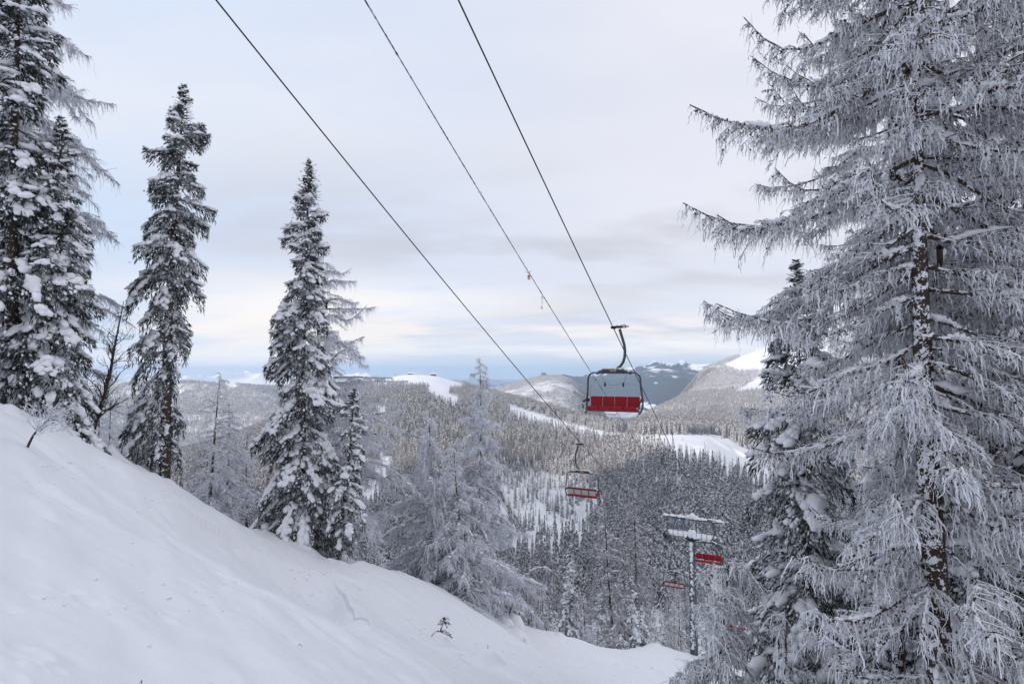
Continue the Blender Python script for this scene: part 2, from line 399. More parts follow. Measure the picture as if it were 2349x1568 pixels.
OCT = (np.array([[1, 0, 0], [-1, 0, 0], [0, 1, 0], [0, -1, 0], [0, 0, 1], [0, 0, -1]], float), np.array([[0, 2, 4], [2, 1, 4], [1, 3, 4], [3, 0, 4], [2, 0, 5], [1, 2, 5], [3, 1, 5], [0, 3, 5]]))
def link(o, parent=None):
    COL.objects.link(o)
    if parent is not None: o.parent = parent
    return o
def obj(name, geo, mats, parent=None, smooth=False, me=None):
    if not isinstance(mats, (list, tuple)): mats = [mats]
    me = me or geo.mesh(name, mats, smooth)
    return link(bpy.data.objects.new(name, me), parent)
def tag(o, label=None, cat=None, group=None, kind=None):
    if label: o['label'] = label
    if cat: o['category'] = cat
    if group: o['group'] = group
    if kind: o['kind'] = kind
    return o
def empty(name, loc=(0, 0, 0), label=None, cat=None, group=None, rz=0):
    o = link(bpy.data.objects.new(name, None)); o.location = loc; o.rotation_euler = (0, 0, rz); o.empty_display_size = .3
    return tag(o, label, cat, group)
def unit(v): return v/(np.linalg.norm(v, axis=-1, keepdims=True)+1e-9)
def axes_from(out, n, sx, sy, sz, rs):
    """rows = scaled axes; out (N,3) is the long direction, up is roughly +z"""
    out = unit(out); side = unit(np.cross(out, np.array([0, 0, 1.]))+1e-6); up = np.cross(side, out)
    return np.stack([out*sx[:, None], side*sy[:, None], up*sz[:, None]], 1)
def hull_tree(v):
    return v
# ------------------------------------------------------------------ trees
class Tree:
    """local coordinates, base at the origin; lean(t) bends the stem"""
    def __init__(s, seed, H, r0, lean=(0, 0), bend=0., wob=.15):
        s.rs = np.random.RandomState(seed); s.H = H; s.r0 = r0; s.lean = np.array([lean[0], lean[1]], float); s.bend = bend; s.wob = wob; s.ph = s.rs.rand(4)*6.28
    def axis(s, z):
        t = np.asarray(z)/s.H
        x = s.lean[0]*t + s.wob*(np.sin(t*5+s.ph[0])-math.sin(s.ph[0]))*t*s.H/18
        y = s.lean[1]*t + s.wob*(np.sin(t*4.3+s.ph[1])-math.sin(s.ph[1]))*t*s.H/18
        return np.stack([x, y, np.asarray(z, float)*np.ones_like(x)], -1)
    def trunk(s, S=10, K=26, rt=.012):
        z = np.linspace(-.6, s.H, K); R = s.r0*np.clip(1-np.clip(z, 0, None)/s.H, 0, 1)**.85+rt
        R[:2] *= 1.15
        g = Geo(); Pn = s.axis(z); g.tubes(Pn, R, S); return g
def spruce(seed, H, R, clear=.06, nb=9, dens=110, tw=.024, tl=.22, snowy=1.0, r0=.2, lean=(0, 0), one_side=None, droop=1.0, prof=.8, blob=ICO1, bsize=1.0, cones=0, gap=.12, curtain=.38, irregular=.25, nmat=None):
    T = Tree(seed, H, r0, lean); rs = T.rs
    n = int(nb*H*(1-clear)); t = clear+(1-clear)*(np.arange(n)+rs.rand(n))/n
    keep = rs.rand(n) > gap*(1-t); t = t[keep]; n = len(t)
    az = rs.rand(n)*2*math.pi
    q = (1-t)/(1-clear)
    big = 1+irregular*np.sin(t*H*1.7+T.ph[2])*np.cos(az*1.0+t*9+T.ph[3])
    Lb = R*(q**prof)*np.clip(q*7+.15, 0, 1)*rs.uniform(.55, 1.1, n)*big+.12*min(1, H/6)
    if one_side is not None:   # a bare side low on the trunk
        a0, tmax, k = one_side
        Lb = np.where((np.cos(az-a0) < .2) & (t < tmax), Lb*k, Lb)
    a = np.where(q < .25, .35, .12)-.25*q*droop+rs.randn(n)*.07; b = (.22+.42*q)*droop*rs.uniform(.6, 1.3, n)
    root = T.axis(t*H); o = np.stack([np.cos(az), np.sin(az), 0*az], -1); sd = np.stack([-np.sin(az), np.cos(az), 0*az], -1)
    def spine(i, s):
        L_ = Lb[i]; p = root[i]+o[i]*(L_*s*(1-.12*s*s*b[i]*2))[:, None]
        p[:, 2] += L_*(a[i]*s-b[i]*s*s)+.10*L_*s**6
        return p
    def tang(i, s):
        v = o[i].copy(); v[:, 2] = a[i]-2*b[i]*s+.6*s**5; return unit(v)
    # wood
    gb = Geo(); K = 6; ss = np.linspace(0, .96, K)
    pts = np.stack([spine(np.arange(n), np.full(n, s_)) for s_ in ss], 1)
    gb.tubes(pts, np.clip(.012+.012*Lb, 0, .05)[:, None]*np.linspace(1, .25, K)[None], 4)
    # needles
    cnt = np.maximum(6, (dens*Lb*(.6+.4*rs.rand(n)))).astype(int); i = np.repeat(np.arange(n), cnt); m = len(i)
    s = .1+.9*rs.rand(m)**.75; u = rs.uniform(-1, 1, m)
    W = np.clip(.30*Lb, .1, .62)[i]*np.sin(np.clip(s, 0, 1)**.8*math.pi*.86+.25)
    cur = rs.rand(m)**2.2*curtain*np.clip(Lb[i], .3, 1.3)*(.5+.6*droop*q[i])
    p = spine(i, s)+sd[i]*(u*W)[:, None]; p[:, 2] -= u*u*W*.45+cur
    tg = tang(i, s)
    d = tg*(.55)+sd[i]*(u*.75)[:, None]+rs.randn(m, 3)*.22; d[:, 2] -= .15+cur*2.2; d = unit(d)
    ln = tl*rs.uniform(.55, 1.35, m)*np.clip(.5+Lb[i]*.6, .5, 1.1); R_ = tw*rs.uniform(.7, 1.3, m)
    p0 = p-d*(ln*.4)[:, None]; p1 = p+d*(ln*.1)[:, None]; p2 = p+d*(ln*.6)[:, None]; p2[:, 2] -= ln*.12
    g = Geo(); g.tubes(np.stack([p0, p1, p2], 1), np.stack([R_*.5, R_, R_*.12], 1), 3)
    # dense inner needles round the leader so that the tip is closed
    mt = int(40+20*H*.3); zt = H*(1-.10*rs.rand(mt)**1.2); pa = T.axis(zt); aa = rs.rand(mt)*6.28
    d = np.stack([np.cos(aa), np.sin(aa), .5-rs.rand(mt)*.7], -1); ln = (H-zt)*.3+.12*min(1, tl/.2)
    g.tubes(np.stack([pa, pa+d*ln[:, None]*.5, pa+d*ln[:, None]], 1), np.stack([np.full(mt, tw*.8)]*2+[np.full(mt, tw*.2)], 1), 3)
    # snow
    gs = Geo()
    cov = snowy*np.clip(.35+.75*rs.rand(n), 0, 1.1)
    cs = np.maximum(1, (7.5/bsize*Lb*cov)).astype(int); i = np.repeat(np.arange(n), cs); m = len(i)
    s = .12+.86*rs.rand(m)**.85; u = rs.uniform(-.8, .8, m)*(rs.rand(m)**.5)
    W = np.clip(.30*Lb, .1, .62)[i]
    p = spine(i, s)+sd[i]*(u*W*.8)[:, None]; p[:, 2] += .025*bsize-u*u*W*.3
    tg = tang(i, s)+sd[i]*(u*.4)[:, None]; sz = bsize*rs.uniform(.55, 1.35, m)*np.clip(.45+.5*Lb[i], .35, 1.15)
    gs.blobs(p, axes_from(tg, m, .17*sz, .10*sz, .062*sz, rs), blob, 0, rs, .22)
    # small lumps on hanging twigs
    cs = np.maximum(1, (16*Lb*cov)).astype(int); i = np.repeat(np.arange(n), cs); m = len(i)
    s = .15+.85*rs.rand(m); u = rs.uniform(-1, 1, m); p = spine(i, s)+sd[i]*(u*W.mean()*1.0)[:, None]; p[:, 2] -= u*u*.12+rs.rand(m)**1.6*curtain*np.clip(Lb[i], .3, 1.2)*.9-.03
    tg = tang(i, s)+rs.randn(m, 3)*.3; tg[:, 2] -= .4; sz = bsize*rs.uniform(.5, 1.4, m)
    gs.blobs(p, axes_from(tg, m, .062*sz, .038*sz, .026*sz, rs), ICO1 if blob is not OCT else OCT, 0, rs, .25)
    # main long pads lying along the branches
    sel = np.repeat(np.where((Lb > .5) & (t > .05))[0], 2); sel = sel[rs.rand(len(sel)) < .55*snowy]
    if len(sel):
        K = 9; s0 = rs.uniform(.1, .7, len(sel)); s1 = s0+rs.uniform(.12, .34, len(sel)); ss = s0[:, None]+(s1-s0)[:, None]*np.linspace(0, 1, K)[None]
        pts = np.stack([spine(sel, ss[:, k]) for k in range(K)], 1); w = np.clip(.065+.05*Lb[sel], .06, .18)*rs.uniform(.6, 1.25, len(sel))*bsize
        pts[:, :, 2] += w[:, None]*.25; pts += rs.randn(*pts.shape)*.03
        RR = w[:, None]*np.sin(np.linspace(.06, math.pi-.06, K))[None]**.5*rs.uniform(.55, 1.4, (len(sel), K))
        gs.tubes(pts, RR, 7)
    gc = None
    if cones:
        gc = Geo(); i = rs.randint(0, n, cones*4); i = i[t[i] > .72][:cones]; s = rs.uniform(.6, 1, len(i)); p = spine(i, s); p[:, 2] -= .07
        gc.blobs(p, np.tile(np.diag([.022, .022, .065])[None], (len(i), 1, 1)), ICO1, 0, rs, .05)
    return dict(trunk=(T.trunk(12 if tw < .03 else 7), M_bark), branch=(gb, M_barkclean), needles=(g, nmat or M_needle), snow=(gs, M_snow), cones=(gc, M_scone) if gc else None)
def larch(seed, H, R, clear=.05, nb=7, hang=26, tw=.007, hl=.32, r0=.16, lean=(0, 0), up=.2, sec=4.0, snow=.5, cones=0, prof=.62, mat_t=None, bare=0, S=3, one=None, top=1.0, tipdroop=0.0, pads=1.0, K=4, secl=.32, slope=0, lp=None, wild=1.0):
    T = Tree(seed, H, r0, lean); rs = T.rs
    n = int(nb*H*(1-clear)); t = clear+(top-clear)*(np.arange(n)+rs.rand(n))/n; az = rs.rand(n)*2*math.pi
    q = np.clip((1-t)/(1-clear), 0, 1)
    Lb = R*(q**prof)*rs.uniform(.45, 1.1, n)+.15*min(1, H/8)
    if one is not None: Lb = Lb*(1+one[1]*np.cos(az-one[0]))
    if lp is not None: Lb = R*np.interp(t, lp[0], lp[1])*rs.uniform(.5, 1.08, n)+.15
    a = up*(1.3-q)+slope*(.6+.6*q)+rs.randn(n)*.12; b = (.18+.30*q*rs.rand(n))*(1 if slope == 0 else .4)+tipdroop*rs.rand(n); c = .22*rs.rand(n)-slope*rs.uniform(.3, 1.1, n)
    root = T.axis(t*H); o = np.stack([np.cos(az), np.sin(az), 0*az], -1); sd = np.stack([-np.sin(az), np.cos(az), 0*az], -1)
    wig = rs.randn(n, 2)*.05; ph = rs.rand(n, 2)*6
    def spine(i, s):
        L_ = Lb[i]; p = root[i]+o[i]*(L_*s)[:, None]+sd[i]*(L_*wig[i, 0]*np.sin(s*5+ph[i, 0]))[:, None]
        p[:, 2] += L_*(a[i]*s-b[i]*s*s*1.5+c[i]*s**4+wig[i, 1]*np.sin(s*7+ph[i, 1])); return p
    gb = Geo(); KK = 9; ss = np.linspace(0, 1, KK)
    pts = np.stack([spine(np.arange(n), np.full(n, s_)) for s_ in ss], 1)
    br = np.clip(.008+.009*Lb, 0, .05)*(tw/.007)**.5
    gb.tubes(pts, br[:, None]*np.linspace(1, .22, KK)[None], 5)
    # secondary twigs
    cs = np.maximum(2, (sec*Lb*2)).astype(int); i2 = np.repeat(np.arange(n), cs); m = len(i2)
    s2 = .08+.9*rs.rand(m); sg = rs.choice([-1, 1], m); l2 = (secl*Lb[i2]*(1.05-s2)+.12)*rs.uniform(.5, 1.2, m)
    p0 = spine(i2, s2); d = unit(o[i2]*.8+sd[i2]*(sg*rs.uniform(.5, 1.1, m))[:, None]+rs.randn(m, 3)*.15+np.array([0, 0, .05])); dr = rs.uniform(.1, .6, m)
    def sp2(j, s):
        p = p0[j]+d[j]*(l2[j]*s)[:, None]; p[:, 2] -= l2[j]*dr[j]*s*s; return p
    g = Geo(); ss = np.linspace(0, 1, 4)
    g.tubes(np.stack([sp2(np.arange(m), np.full(m, s_)) for s_ in ss], 1), np.full((m, 1), tw*1.3)*np.array([1, .9, .75, .35])[None], S)
    # hanging twigs from spines and secondaries
    def hangers(p, base, L_, dens):
        k = len(p); dd = base*rs.uniform(-.1, 1.0, (k, 1))+rs.randn(k, 3)*.42*wild; ll = L_*np.clip(rs.exponential(.62, k)+.25, .2, 2.3*wild)
        sw = rs.uniform(.15 if wild == 1 else .5, 1.25, k); ss = np.linspace(0, 1, K); pts = []
        for s_ in ss:
            x = p+dd*(ll*.75*(s_-.3*s_*s_))[:, None]; x[:, 2] -= ll*(s_**1.3)*sw; x += rs.randn(k, 3)*(.04*hl); pts.append(x)
        rr = tw*np.clip(rs.lognormal(-.15, .45, k), .35, 2.4)[:, None]*np.linspace(1., .45, K)[None]*rs.uniform(.55, 1.45, (k, K))
        g.tubes(np.stack(pts, 1), rr, S); return pts, ll
    cs = (hang*Lb).astype(int)+2; i = np.repeat(np.arange(n), cs); s = .06+.94*rs.rand(len(i))**.75
    A, lA = hangers(spine(i, s), o[i], hl*np.clip(.5+q[i]*.7, .5, 1.1), 1)
    cs = (hang*.85*l2).astype(int)+1; j = np.repeat(np.arange(m), cs); s = rs.rand(len(j))
    B, lB = hangers(sp2(j, s), d[j], hl*.75, 1)
    # short upright whips at tips
    k = int(n*3); i = rs.randint(0, n, k); s = rs.uniform(.5, 1, k); p = spine(i, s); dd = unit(o[i]*.8+rs.randn(k, 3)*.5+np.array([0, 0, .35])); ll = rs.uniform(.12, .4, k)
    g.tubes(np.stack([p, p+dd*ll[:, None]*.5, p+dd*ll[:, None]], 1), np.full((k, 1), tw*.45)*np.array([1, .8, .4])[None], 3)
    gs = Geo()
    if snow > 0:
        sel = np.repeat(np.where(Lb > .5)[0], 2); sel = sel[rs.rand(len(sel)) < snow]
        if len(sel):
            K2 = 14; s0 = rs.uniform(.0, .7, len(sel)); s1 = s0+rs.uniform(.08, .3, len(sel)); ss = s0[:, None]+(s1-s0)[:, None]*np.linspace(0, 1, K2)[None]
            pts = np.stack([spine(sel, ss[:, k]) for k in range(K2)], 1); w = pads*(.018+.018*Lb[sel])*rs.uniform(.6, 1.6, len(sel))
            pts[:, :, 2] += (br[sel]*.7+w*.5)[:, None]; RR = (w[:, None]*(1.05-.75*ss))*np.sin(np.linspace(.08, math.pi-.08, K2))[None]**.5*rs.uniform(.4, 1.5, (len(sel), K2))
            pts += rs.randn(*pts.shape)*.012*pads
            gs.tubes(pts, RR, 6)
        nb_ = int(n*4*snow*pads); i = rs.randint(0, n, nb_); p = spine(i, rs.rand(nb_)*.9); sz = pads*rs.uniform(.02, .055, nb_)*(.5+.25*Lb[i]); p[:, 2] += sz*.5
        gs.blobs(p, axes_from(o[i]+rs.randn(nb_, 3)*.2, nb_, sz*2, sz*1.1, sz*.8, rs), ICO1, 0, rs, .25)
    gc = None
    if cones:
        gc = Geo(); pa = np.concatenate([A[1], A[2], B[1]]); k = rs.choice(len(pa), min(cones, len(pa)), replace=False); c = rs.uniform(.016, .028, len(k))
        gc.blobs(pa[k]+rs.randn(len(k), 3)*.012, np.eye(3)[None]*c[:, None, None]*np.array([1, 1, 1.3])[None, :, None], OCT, 0, rs, .2)
    return dict(trunk=(T.trunk(12, 30), M_barkclean if mat_t is M_twigB else M_bark), branch=(gb, M_barkclean if mat_t is M_twigB else M_bark), twigs=(g, mat_t or M_twig), snow=(gs, M_snow) if gs.n else None, cones=(gc, M_cone) if gc else None)
PART = dict(trunk='trunk', branch='branches', needles='crown', twigs='crown', snow='snow_load', cones='cones')
def tree_meshes(d, mats=None):
    out = []
    for k, v in d.items():
        if v is None or v[0].n == 0: continue
        out.append((PART[k], v[0].mesh(PART[k], [v[1]], smooth=(k in ('trunk', 'snow')))))
    return out
def merge_mesh(d, name):
    g = Geo(); mats = []
    for k, v in d.items():
        if v is None or v[0].n == 0: continue
        mi = len(mats); mats.append(v[1]); src = v[0]; off = g.n
        g.v += src.v
        for kk in (3, 4):
            g.f[kk] += [f+off for f in src.f[kk]]; g.m[kk] += [np.full_like(m_, mi) for m_ in src.m[kk]]
        g.n += src.n
    return g.mesh(name, mats)
def place_tree(name, meshes, loc, label, cat, group=None, scale=1, rz=0, tilt=(0, 0), sz=1.0):
    r = empty(name, loc, label, cat, group); r.rotation_euler = (tilt[0], tilt[1], rz); r.scale = (scale, scale, scale*sz)
    for nm, me in meshes: link(bpy.data.objects.new(nm, me), r)
    return r
def base_hit(px, py):
    p = gz_raw_point(px, py); return (p[0], p[1], hz(p[0], p[1])-.05)
def base_at(px, Y, dz=0.0):
    x = (px-CX)/FPX*Y*1.0
    # correct for pitch: iterate on ground height
    z = hz(x, Y)
    for _ in range(3):
        f = Y*cp+z*sp; x = (px-CX)/FPX*f; z = hz(x, Y)
    return (x, Y, z+dz)
print('setup', round(time.time()-T0, 1))
# ------------------------------------------------------------------ ground sheet
def unproject_far(px, py, lo=90, hi=7000):
    Ys = np.exp(np.linspace(math.log(lo), math.log(hi), 700)); q = np.array([P(px, py, Y) for Y in Ys]); g = base_z(q[:, 0], q[:, 1])
    k = np.argmax(q[:, 2] < g); return q[k]
def poly_in(x, y, poly):
    ins = np.zeros(x.shape, bool); n = len(poly)
    for i in range(n):
        x0, y0 = poly[i]; x1, y1 = poly[(i+1) % n]
        c = ((y0 > y) != (y1 > y)) & (x < (x1-x0)*(y-y0)/(y1-y0+1e-12)+x0); ins ^= c
    return ins
CLEAR = [  # outline as seen, nearest and farthest distance
    ([(1405,1001),(1440,997),(1640,996),(1668,1008),(1700,1022),(1760,1052),(1800,1095),(1760,1122),(1700,1104),(1640,1078),(1570,1060),(1510,1038),(1470,1026),(1430,1014)], 430, 900),
    ([(1168,926),(1215,942),(1290,966),(1380,988),(1445,996),(1430,1020),(1370,1014),(1280,992),(1205,970),(1168,956)], 600, 1700),
    ([(815,869),(905,863),(918,850),(1000,850),(1022,864),(1060,872),(1062,888),(1032,892),(1030,915),(1012,915),(1006,894),(975,884),(900,882),(820,888)], 1300, 2300),
    ([(984,886),(1015,898),(1052,910),(1050,934),(1018,932),(998,918),(980,904)], 900, 2000),
    ([(848,926),(884,932),(890,956),(874,972),(862,946),(846,944)], 700, 1800),
    ([(878,1040),(862,1070),(846,1120),(835,1160),(868,1150),(884,1100),(892,1050)], 350, 900),
    ([(1672,905),(1715,880),(1745,862),(1800,860),(1800,965),(1745,958),(1722,930),(1690,925)], 1900, 5200), ([(1655,836),(1690,822),(1730,796),(1900,760),(1900,850),(1760,846),(1700,852)], 2600, 6000),
    ([(500,865),(530,868),(548,890),(520,886)], 2800, 6000)]
SPARSE = [([(1150,1085),(1230,1075),(1310,1090),(1370,1120),(1385,1170),(1350,1230),(1290,1275),(1170,1290),(1145,1200)], .32),
          ([(1230,1030),(1300,1040),(1330,1075),(1270,1085)], .8), ([(820,1040),(900,1040),(900,1170),(820,1200)], .45)]
def cleared(x, y, z):
    r = np.hypot(x, y); px, py = project(np.stack([x, y, z], -1)); jr = np.clip(900/r, .3, 2)*5; qx = px+fbm(x/22, y/22, 3, 66)*jr*1.6; qy = py+fbm(x/22, y/22, 3, 67)*jr*.8; out = np.zeros(x.shape, bool)
    ok = y > 50
    for poly, a, b in CLEAR: out |= poly_in(qx, qy, poly) & (y > a) & (y < b) & ok
    return out, px, py
th = np.concatenate([np.arange(-52, 52.01, .115), np.arange(55, 308, 3.0)]); nt_ = len(th)
rr = np.concatenate([np.exp(np.linspace(math.log(1.0), math.log(60), 760)), np.exp(np.linspace(math.log(60), math.log(9000), 400))[1:]]); nr_ = len(rr)
TH, RR = np.meshgrid(np.radians(th), rr); GX = (RR*np.sin(TH)).ravel(); GY = (RR*np.cos(TH)).ravel(); GZ = height(GX, GY)
cl, gpx, gpy = cleared(GX, GY, GZ)
RG = np.hypot(GX, GY)
fo = sstep(140, 300, RG)*.25+sstep(1500, 2600, RG)*.6
fo = np.where(cl, 0, fo)
hi_c = sstep(60, 330, GZ)*sstep(2200, 3500, RG)  # above the tree line
fo = fo*(1-.8*hi_c*(fbm(GX/300, GY/300, 3, 77) > -.1))
g = Geo(); k = np.arange(nr_-1)[:, None]*nt_; j = np.arange(nt_)[None]; j2 = (np.arange(nt_)+1)[None] % nt_
F = np.stack([k+j, k+nt_+j, k+nt_+j2, k+j2], -1).reshape(-1, 4)[:, ::-1]
g.add(np.stack([GX, GY, GZ], -1), F)
zc = hz(0, 0); cen = len(GX); g.v.append(np.array([[0, 0, zc]], np.float32)); g.f[3].append(np.stack([np.full(nt_, cen), (np.arange(nt_)+1) % nt_, np.arange(nt_)], -1).astype(np.int32)); g.m[3].append(np.zeros(nt_, np.int32))
ground = obj('ground', g, M_ground, smooth=True)
# make sure normals look up
me = ground.data
if me.polygons[len(me.polygons)//2].normal.z < 0: me.flip_normals()
at = me.attributes.new('forest', 'FLOAT', 'POINT'); at.data.foreach_set('value', np.append(fo, 0).astype(np.float32))
tag(ground, kind='structure')
print('ground', round(time.time()-T0, 1))
# valley floor out to the horizon
g = Geo(); ta = np.radians(np.arange(-75, 75.1, 2.5)); ra = [6800, 9000, 13000, 20000, 32000, 46000]
v = np.array([[r*math.sin(a), r*math.cos(a), -500] for r in ra for a in ta]); n = len(ta)
g.add(v, [[i*n+j, i*n+j+1, (i+1)*n+j+1, (i+1)*n+j] for i in range(len(ra)-1) for j in range(n-1)])
pl = obj('valley_floor', g, M_plain); tag(pl, kind='structure')
if pl.data.polygons[0].normal.z < 0: pl.data.flip_normals()
# distant ranges
def far_range(name, x0, x1, r0, rm, r1, prof, seed, na=760, nrr=190, rough=1.0, mt=None):
    px = np.linspace(x0, x1, na); rr_ = np.linspace(r0, r1, nrr)
    A, R_ = np.meshgrid(np.arctan((px-CX)/FPX), rr_); X = R_*np.sin(A); Y = R_*np.cos(A)
    PX = CX+FPX*np.tan(A); sk = np.interp(PX, [p[0] for p in prof], [p[1] for p in prof]); top = (855-sk)/FPX*rm*np.cos(A)
    w = np.where(R_ < rm, sstep(r0, rm, R_)**.8, 1-sstep(rm, r1, R_)); base = -500
    e = sstep(x0, x0+60, PX)*(1-sstep(x1-60, x1, PX)); w = w*(.15+.85*e)
    rg = ridged(X/1700, Y/1700, 7, seed); z = base+(top-base)*w*(.84+.17*rg)+(rg-.9)*150*w**.7
    z = np.maximum(z, -560+0*z); z = np.where(w < .01, -540, z)
    g = Geo(); n = na; k = np.arange(nrr-1)[:, None]*n; j = np.arange(n-1)[None]
    g.add(np.stack([X, Y, z], -1), np.stack([k+j, k+j+1, k+n+j+1, k+n+j], -1).reshape(-1, 4))
    o = obj(name, g, mt or M_mount, smooth=True); tag(o, kind='structure')
    if o.data.polygons[len(o.data.polygons)//2].normal.z < 0: o.data.flip_normals()
far_range('mountains', 1180, 2500, 10500, 14000, 18000, [(1180,880),(1262,862),(1300,850),(1354,842),(1400,846),(1452,836),(1500,830),(1530,832),(1580,838),(1640,834),(1700,828),(1900,800),(2500,800)], 5)
far_range('mountains', 1380, 2500, 7600, 9300, 11500, [(1380,975),(1440,925),(1490,893),(1540,874),(1600,861),(1660,850),(1740,838),(1900,810),(2500,800)], 8, rough=.6)
far_range('mountains', -500, 900, 13000, 17000, 21000, [(-500,866),(300,866),(470,866),(540,860),(600,859),(640,864),(720,868),(800,860),(850,863),(900,875)], 15, mt=M_snowp)
print('mountains', round(time.time()-T0, 1))
# ------------------------------------------------------------------ forest
def forest_variant(kind, seed):
    if kind == 'spruce':
        d = spruce(seed, 20, 2.3+.5*(seed % 3)*.5, clear=.05, nb=3.6, dens=17, tw=.14, tl=.9, droop=1.3, r0=.2, blob=OCT, bsize=3.2, curtain=.6, snowy=1.15, irregular=.15, gap=.1)
        d['trunk'] = (d['trunk'][0], M_barkclean); d['needles'] = (d['needles'][0], M_needleF)
    elif kind == 'larch':
        d = larch(seed, 20, 2.8, nb=3, hang=7, tw=.045, hl=.7, sec=1.2, S=3, mat_t=M_twigB, snow=.35, K=3, pads=1.5, secl=.4)
    else:
        d = spruce(seed, 18, 2.2, clear=.0, nb=1.5, dens=2.2, tw=.36, tl=1.7, droop=1.2, r0=.2, blob=OCT, bsize=7, curtain=.5, snowy=.9, gap=0); d['needles'] = (d['needles'][0], M_needleF)
        d['trunk'] = (Tree(seed, 18, .2).trunk(3, 3), M_barkclean)
    return merge_mesh(d, 'conifer')
VS = [forest_variant('spruce', 100+i) for i in range(5)]; VL = [forest_variant('larch', 200+i) for i in range(3)]; VF = [forest_variant('far', 300+i) for i in range(3)]
print('variants', [len(m.polygons) for m in VS+VL+VF], round(time.time()-T0, 1))
rs = np.random.RandomState(77)
def scatter(r0, r1, area, a0=-43, a1=41):
    n = int(rad(a1-a0)*(r1*r1-r0*r0)/2/area); r = np.sqrt(rs.uniform(r0*r0, r1*r1, n)); a = np.radians(rs.uniform(a0, a1, n))
    x = r*np.sin(a); y = r*np.cos(a); z = height(x, y); c, px, py = cleared(x, y, z)
    keep = ~c
    for poly, dens in SPARSE: keep &= ~(poly_in(px, py, poly) & (rs.rand(n) > dens) & (r < 1500))
    keep &= (fbm(x/60, y/60, 3, 91) > -.36) | (r > 400)
    return x[keep], y[keep], z[keep], px[keep], py[keep]
sk_x = np.array([s[0] for s in SKY]+[2400]); sk_y = np.array([s[1] for s in SKY]+[1600])
X1, Y1, Z1, PX1, PY1 = scatter(170, 900, 30)
R1 = np.hypot(X1, Y1); spz = poly_in(PX1, PY1, SPARSE[0][0]) & (R1 < 900)
H1 = rs.uniform(.5, 1.25, len(X1))*np.where(spz, .72, 1)*(1-.15*(R1 < 300)); typ1 = (fbm(X1/90, Y1/90, 3, 15)+rs.randn(len(X1))*.12 > .10).astype(int)
tpx, tpy = project(np.stack([X1, Y1, Z1+20*H1], -1))
vis = (tpy < np.interp(tpx, sk_x, sk_y)-25) & (tpx > 430) & (tpx < 1735)
order = np.argsort(R1+1e6*(~vis)); near_i = order[:270]; rest = np.setdiff1d(np.arange(len(X1)), near_i)
for i in near_i:
    lar = typ1[i] == 1; me = (VL if lar else VS)[rs.randint(3 if lar else 5)]
    o = link(bpy.data.objects.new('larch_tree' if lar else 'spruce_tree', me)); o.location = (X1[i], Y1[i], Z1[i]-.3); o.rotation_euler = (0, 0, rs.rand()*6.28); s = H1[i]; o.scale = (s, s, s*rs.uniform(.9, 1.1))
    if lar: tag(o, 'small bare brownish larch in the forest on the slope beyond the valley', 'larch tree', 'larches on the lower slope of the valley')
    else: tag(o, 'small slim snow-dusted spruce in the forest on the slope beyond the valley', 'spruce tree', 'spruces on the lower slope of the valley')
def gn_forest(name, x, y, z, s, variants, label=None):
    me = bpy.data.meshes.new(name); me.vertices.add(len(x)); me.vertices.foreach_set('co', np.stack([x, y, z], -1).astype(np.float32).ravel())
    for nm, arr, ty in (('scl', s, 'FLOAT'), ('rot', rs.rand(len(x))*6.28, 'FLOAT'), ('pick', rs.randint(0, len(variants), len(x)), 'INT')):
        a = me.attributes.new(nm, ty, 'POINT'); a.data.foreach_set('value', np.asarray(arr, np.int32 if ty == 'INT' else np.float32))
    o = link(bpy.data.objects.new(name, me)); tag(o, kind='stuff')
    if label: o['label'] = label
    coll = bpy.data.collections.new(name+'_kinds')
    for i, m in enumerate(variants): coll.objects.link(bpy.data.objects.new('conifer', m))
    ng = bpy.data.node_groups.new(name, 'GeometryNodeTree'); ng.interface.new_socket('Geometry', in_out='INPUT', socket_type='NodeSocketGeometry'); ng.interface.new_socket('Geometry', in_out='OUTPUT', socket_type='NodeSocketGeometry')
    nn = ng.nodes; gi = nn.new('NodeGroupInput'); go = nn.new('NodeGroupOutput'); ip = nn.new('GeometryNodeInstanceOnPoints'); ci = nn.new('GeometryNodeCollectionInfo')
    ci.inputs['Collection'].default_value = coll; ci.inputs['Separate Children'].default_value = True; ci.inputs['Reset Children'].default_value = True
    def na(nm, ty):
        a = nn.new('GeometryNodeInputNamedAttribute'); a.data_type = ty; a.inputs[0].default_value = nm; return a.outputs[0]
    cx = nn.new('ShaderNodeCombineXYZ'); lk = ng.links.new
    lk(na('rot', 'FLOAT'), cx.inputs[2]); lk(gi.outputs[0], ip.inputs['Points']); lk(ci.outputs[0], ip.inputs['Instance']); ip.inputs['Pick Instance'].default_value = True
    lk(na('pick', 'INT'), ip.inputs['Instance Index']); lk(cx.outputs[0], ip.inputs['Rotation']); lk(na('scl', 'FLOAT'), ip.inputs['Scale']); lk(ip.outputs[0], go.inputs[0])
    md = o.modifiers.new('scatter', 'NODES'); md.node_group = ng
    return o
for k, nm, va in ((0, 'spruce_forest', VS), (1, 'larch_forest', VL)):
    i = rest[typ1[rest] == k]; gn_forest(nm, X1[i], Y1[i], Z1[i]-.3, H1[i], va, 'forest of snow-dusted spruces on the hillside across the valley' if k == 0 else 'bare brownish larches among the spruces across the valley')
X2, Y2, Z2, PX2, PY2 = scatter(900, 2150, 48)
gn_forest('ridge_forest', X2, Y2, Z2-.3, rs.uniform(.6, 1.25, len(X2))*(1-.45*sstep(1200, 1800, np.hypot(X2, Y2))), VS, 'frosted forest covering the upper hillside up to the ridge')
X3, Y3, Z3, PX3, PY3 = scatter(2150, 4800, 130)
m = (Z3 < 260+rs.randn(len(X3))*60) & (fbm(X3/420, Y3/420, 4, 33) > -.22+.5*sstep(100, 350, Z3))
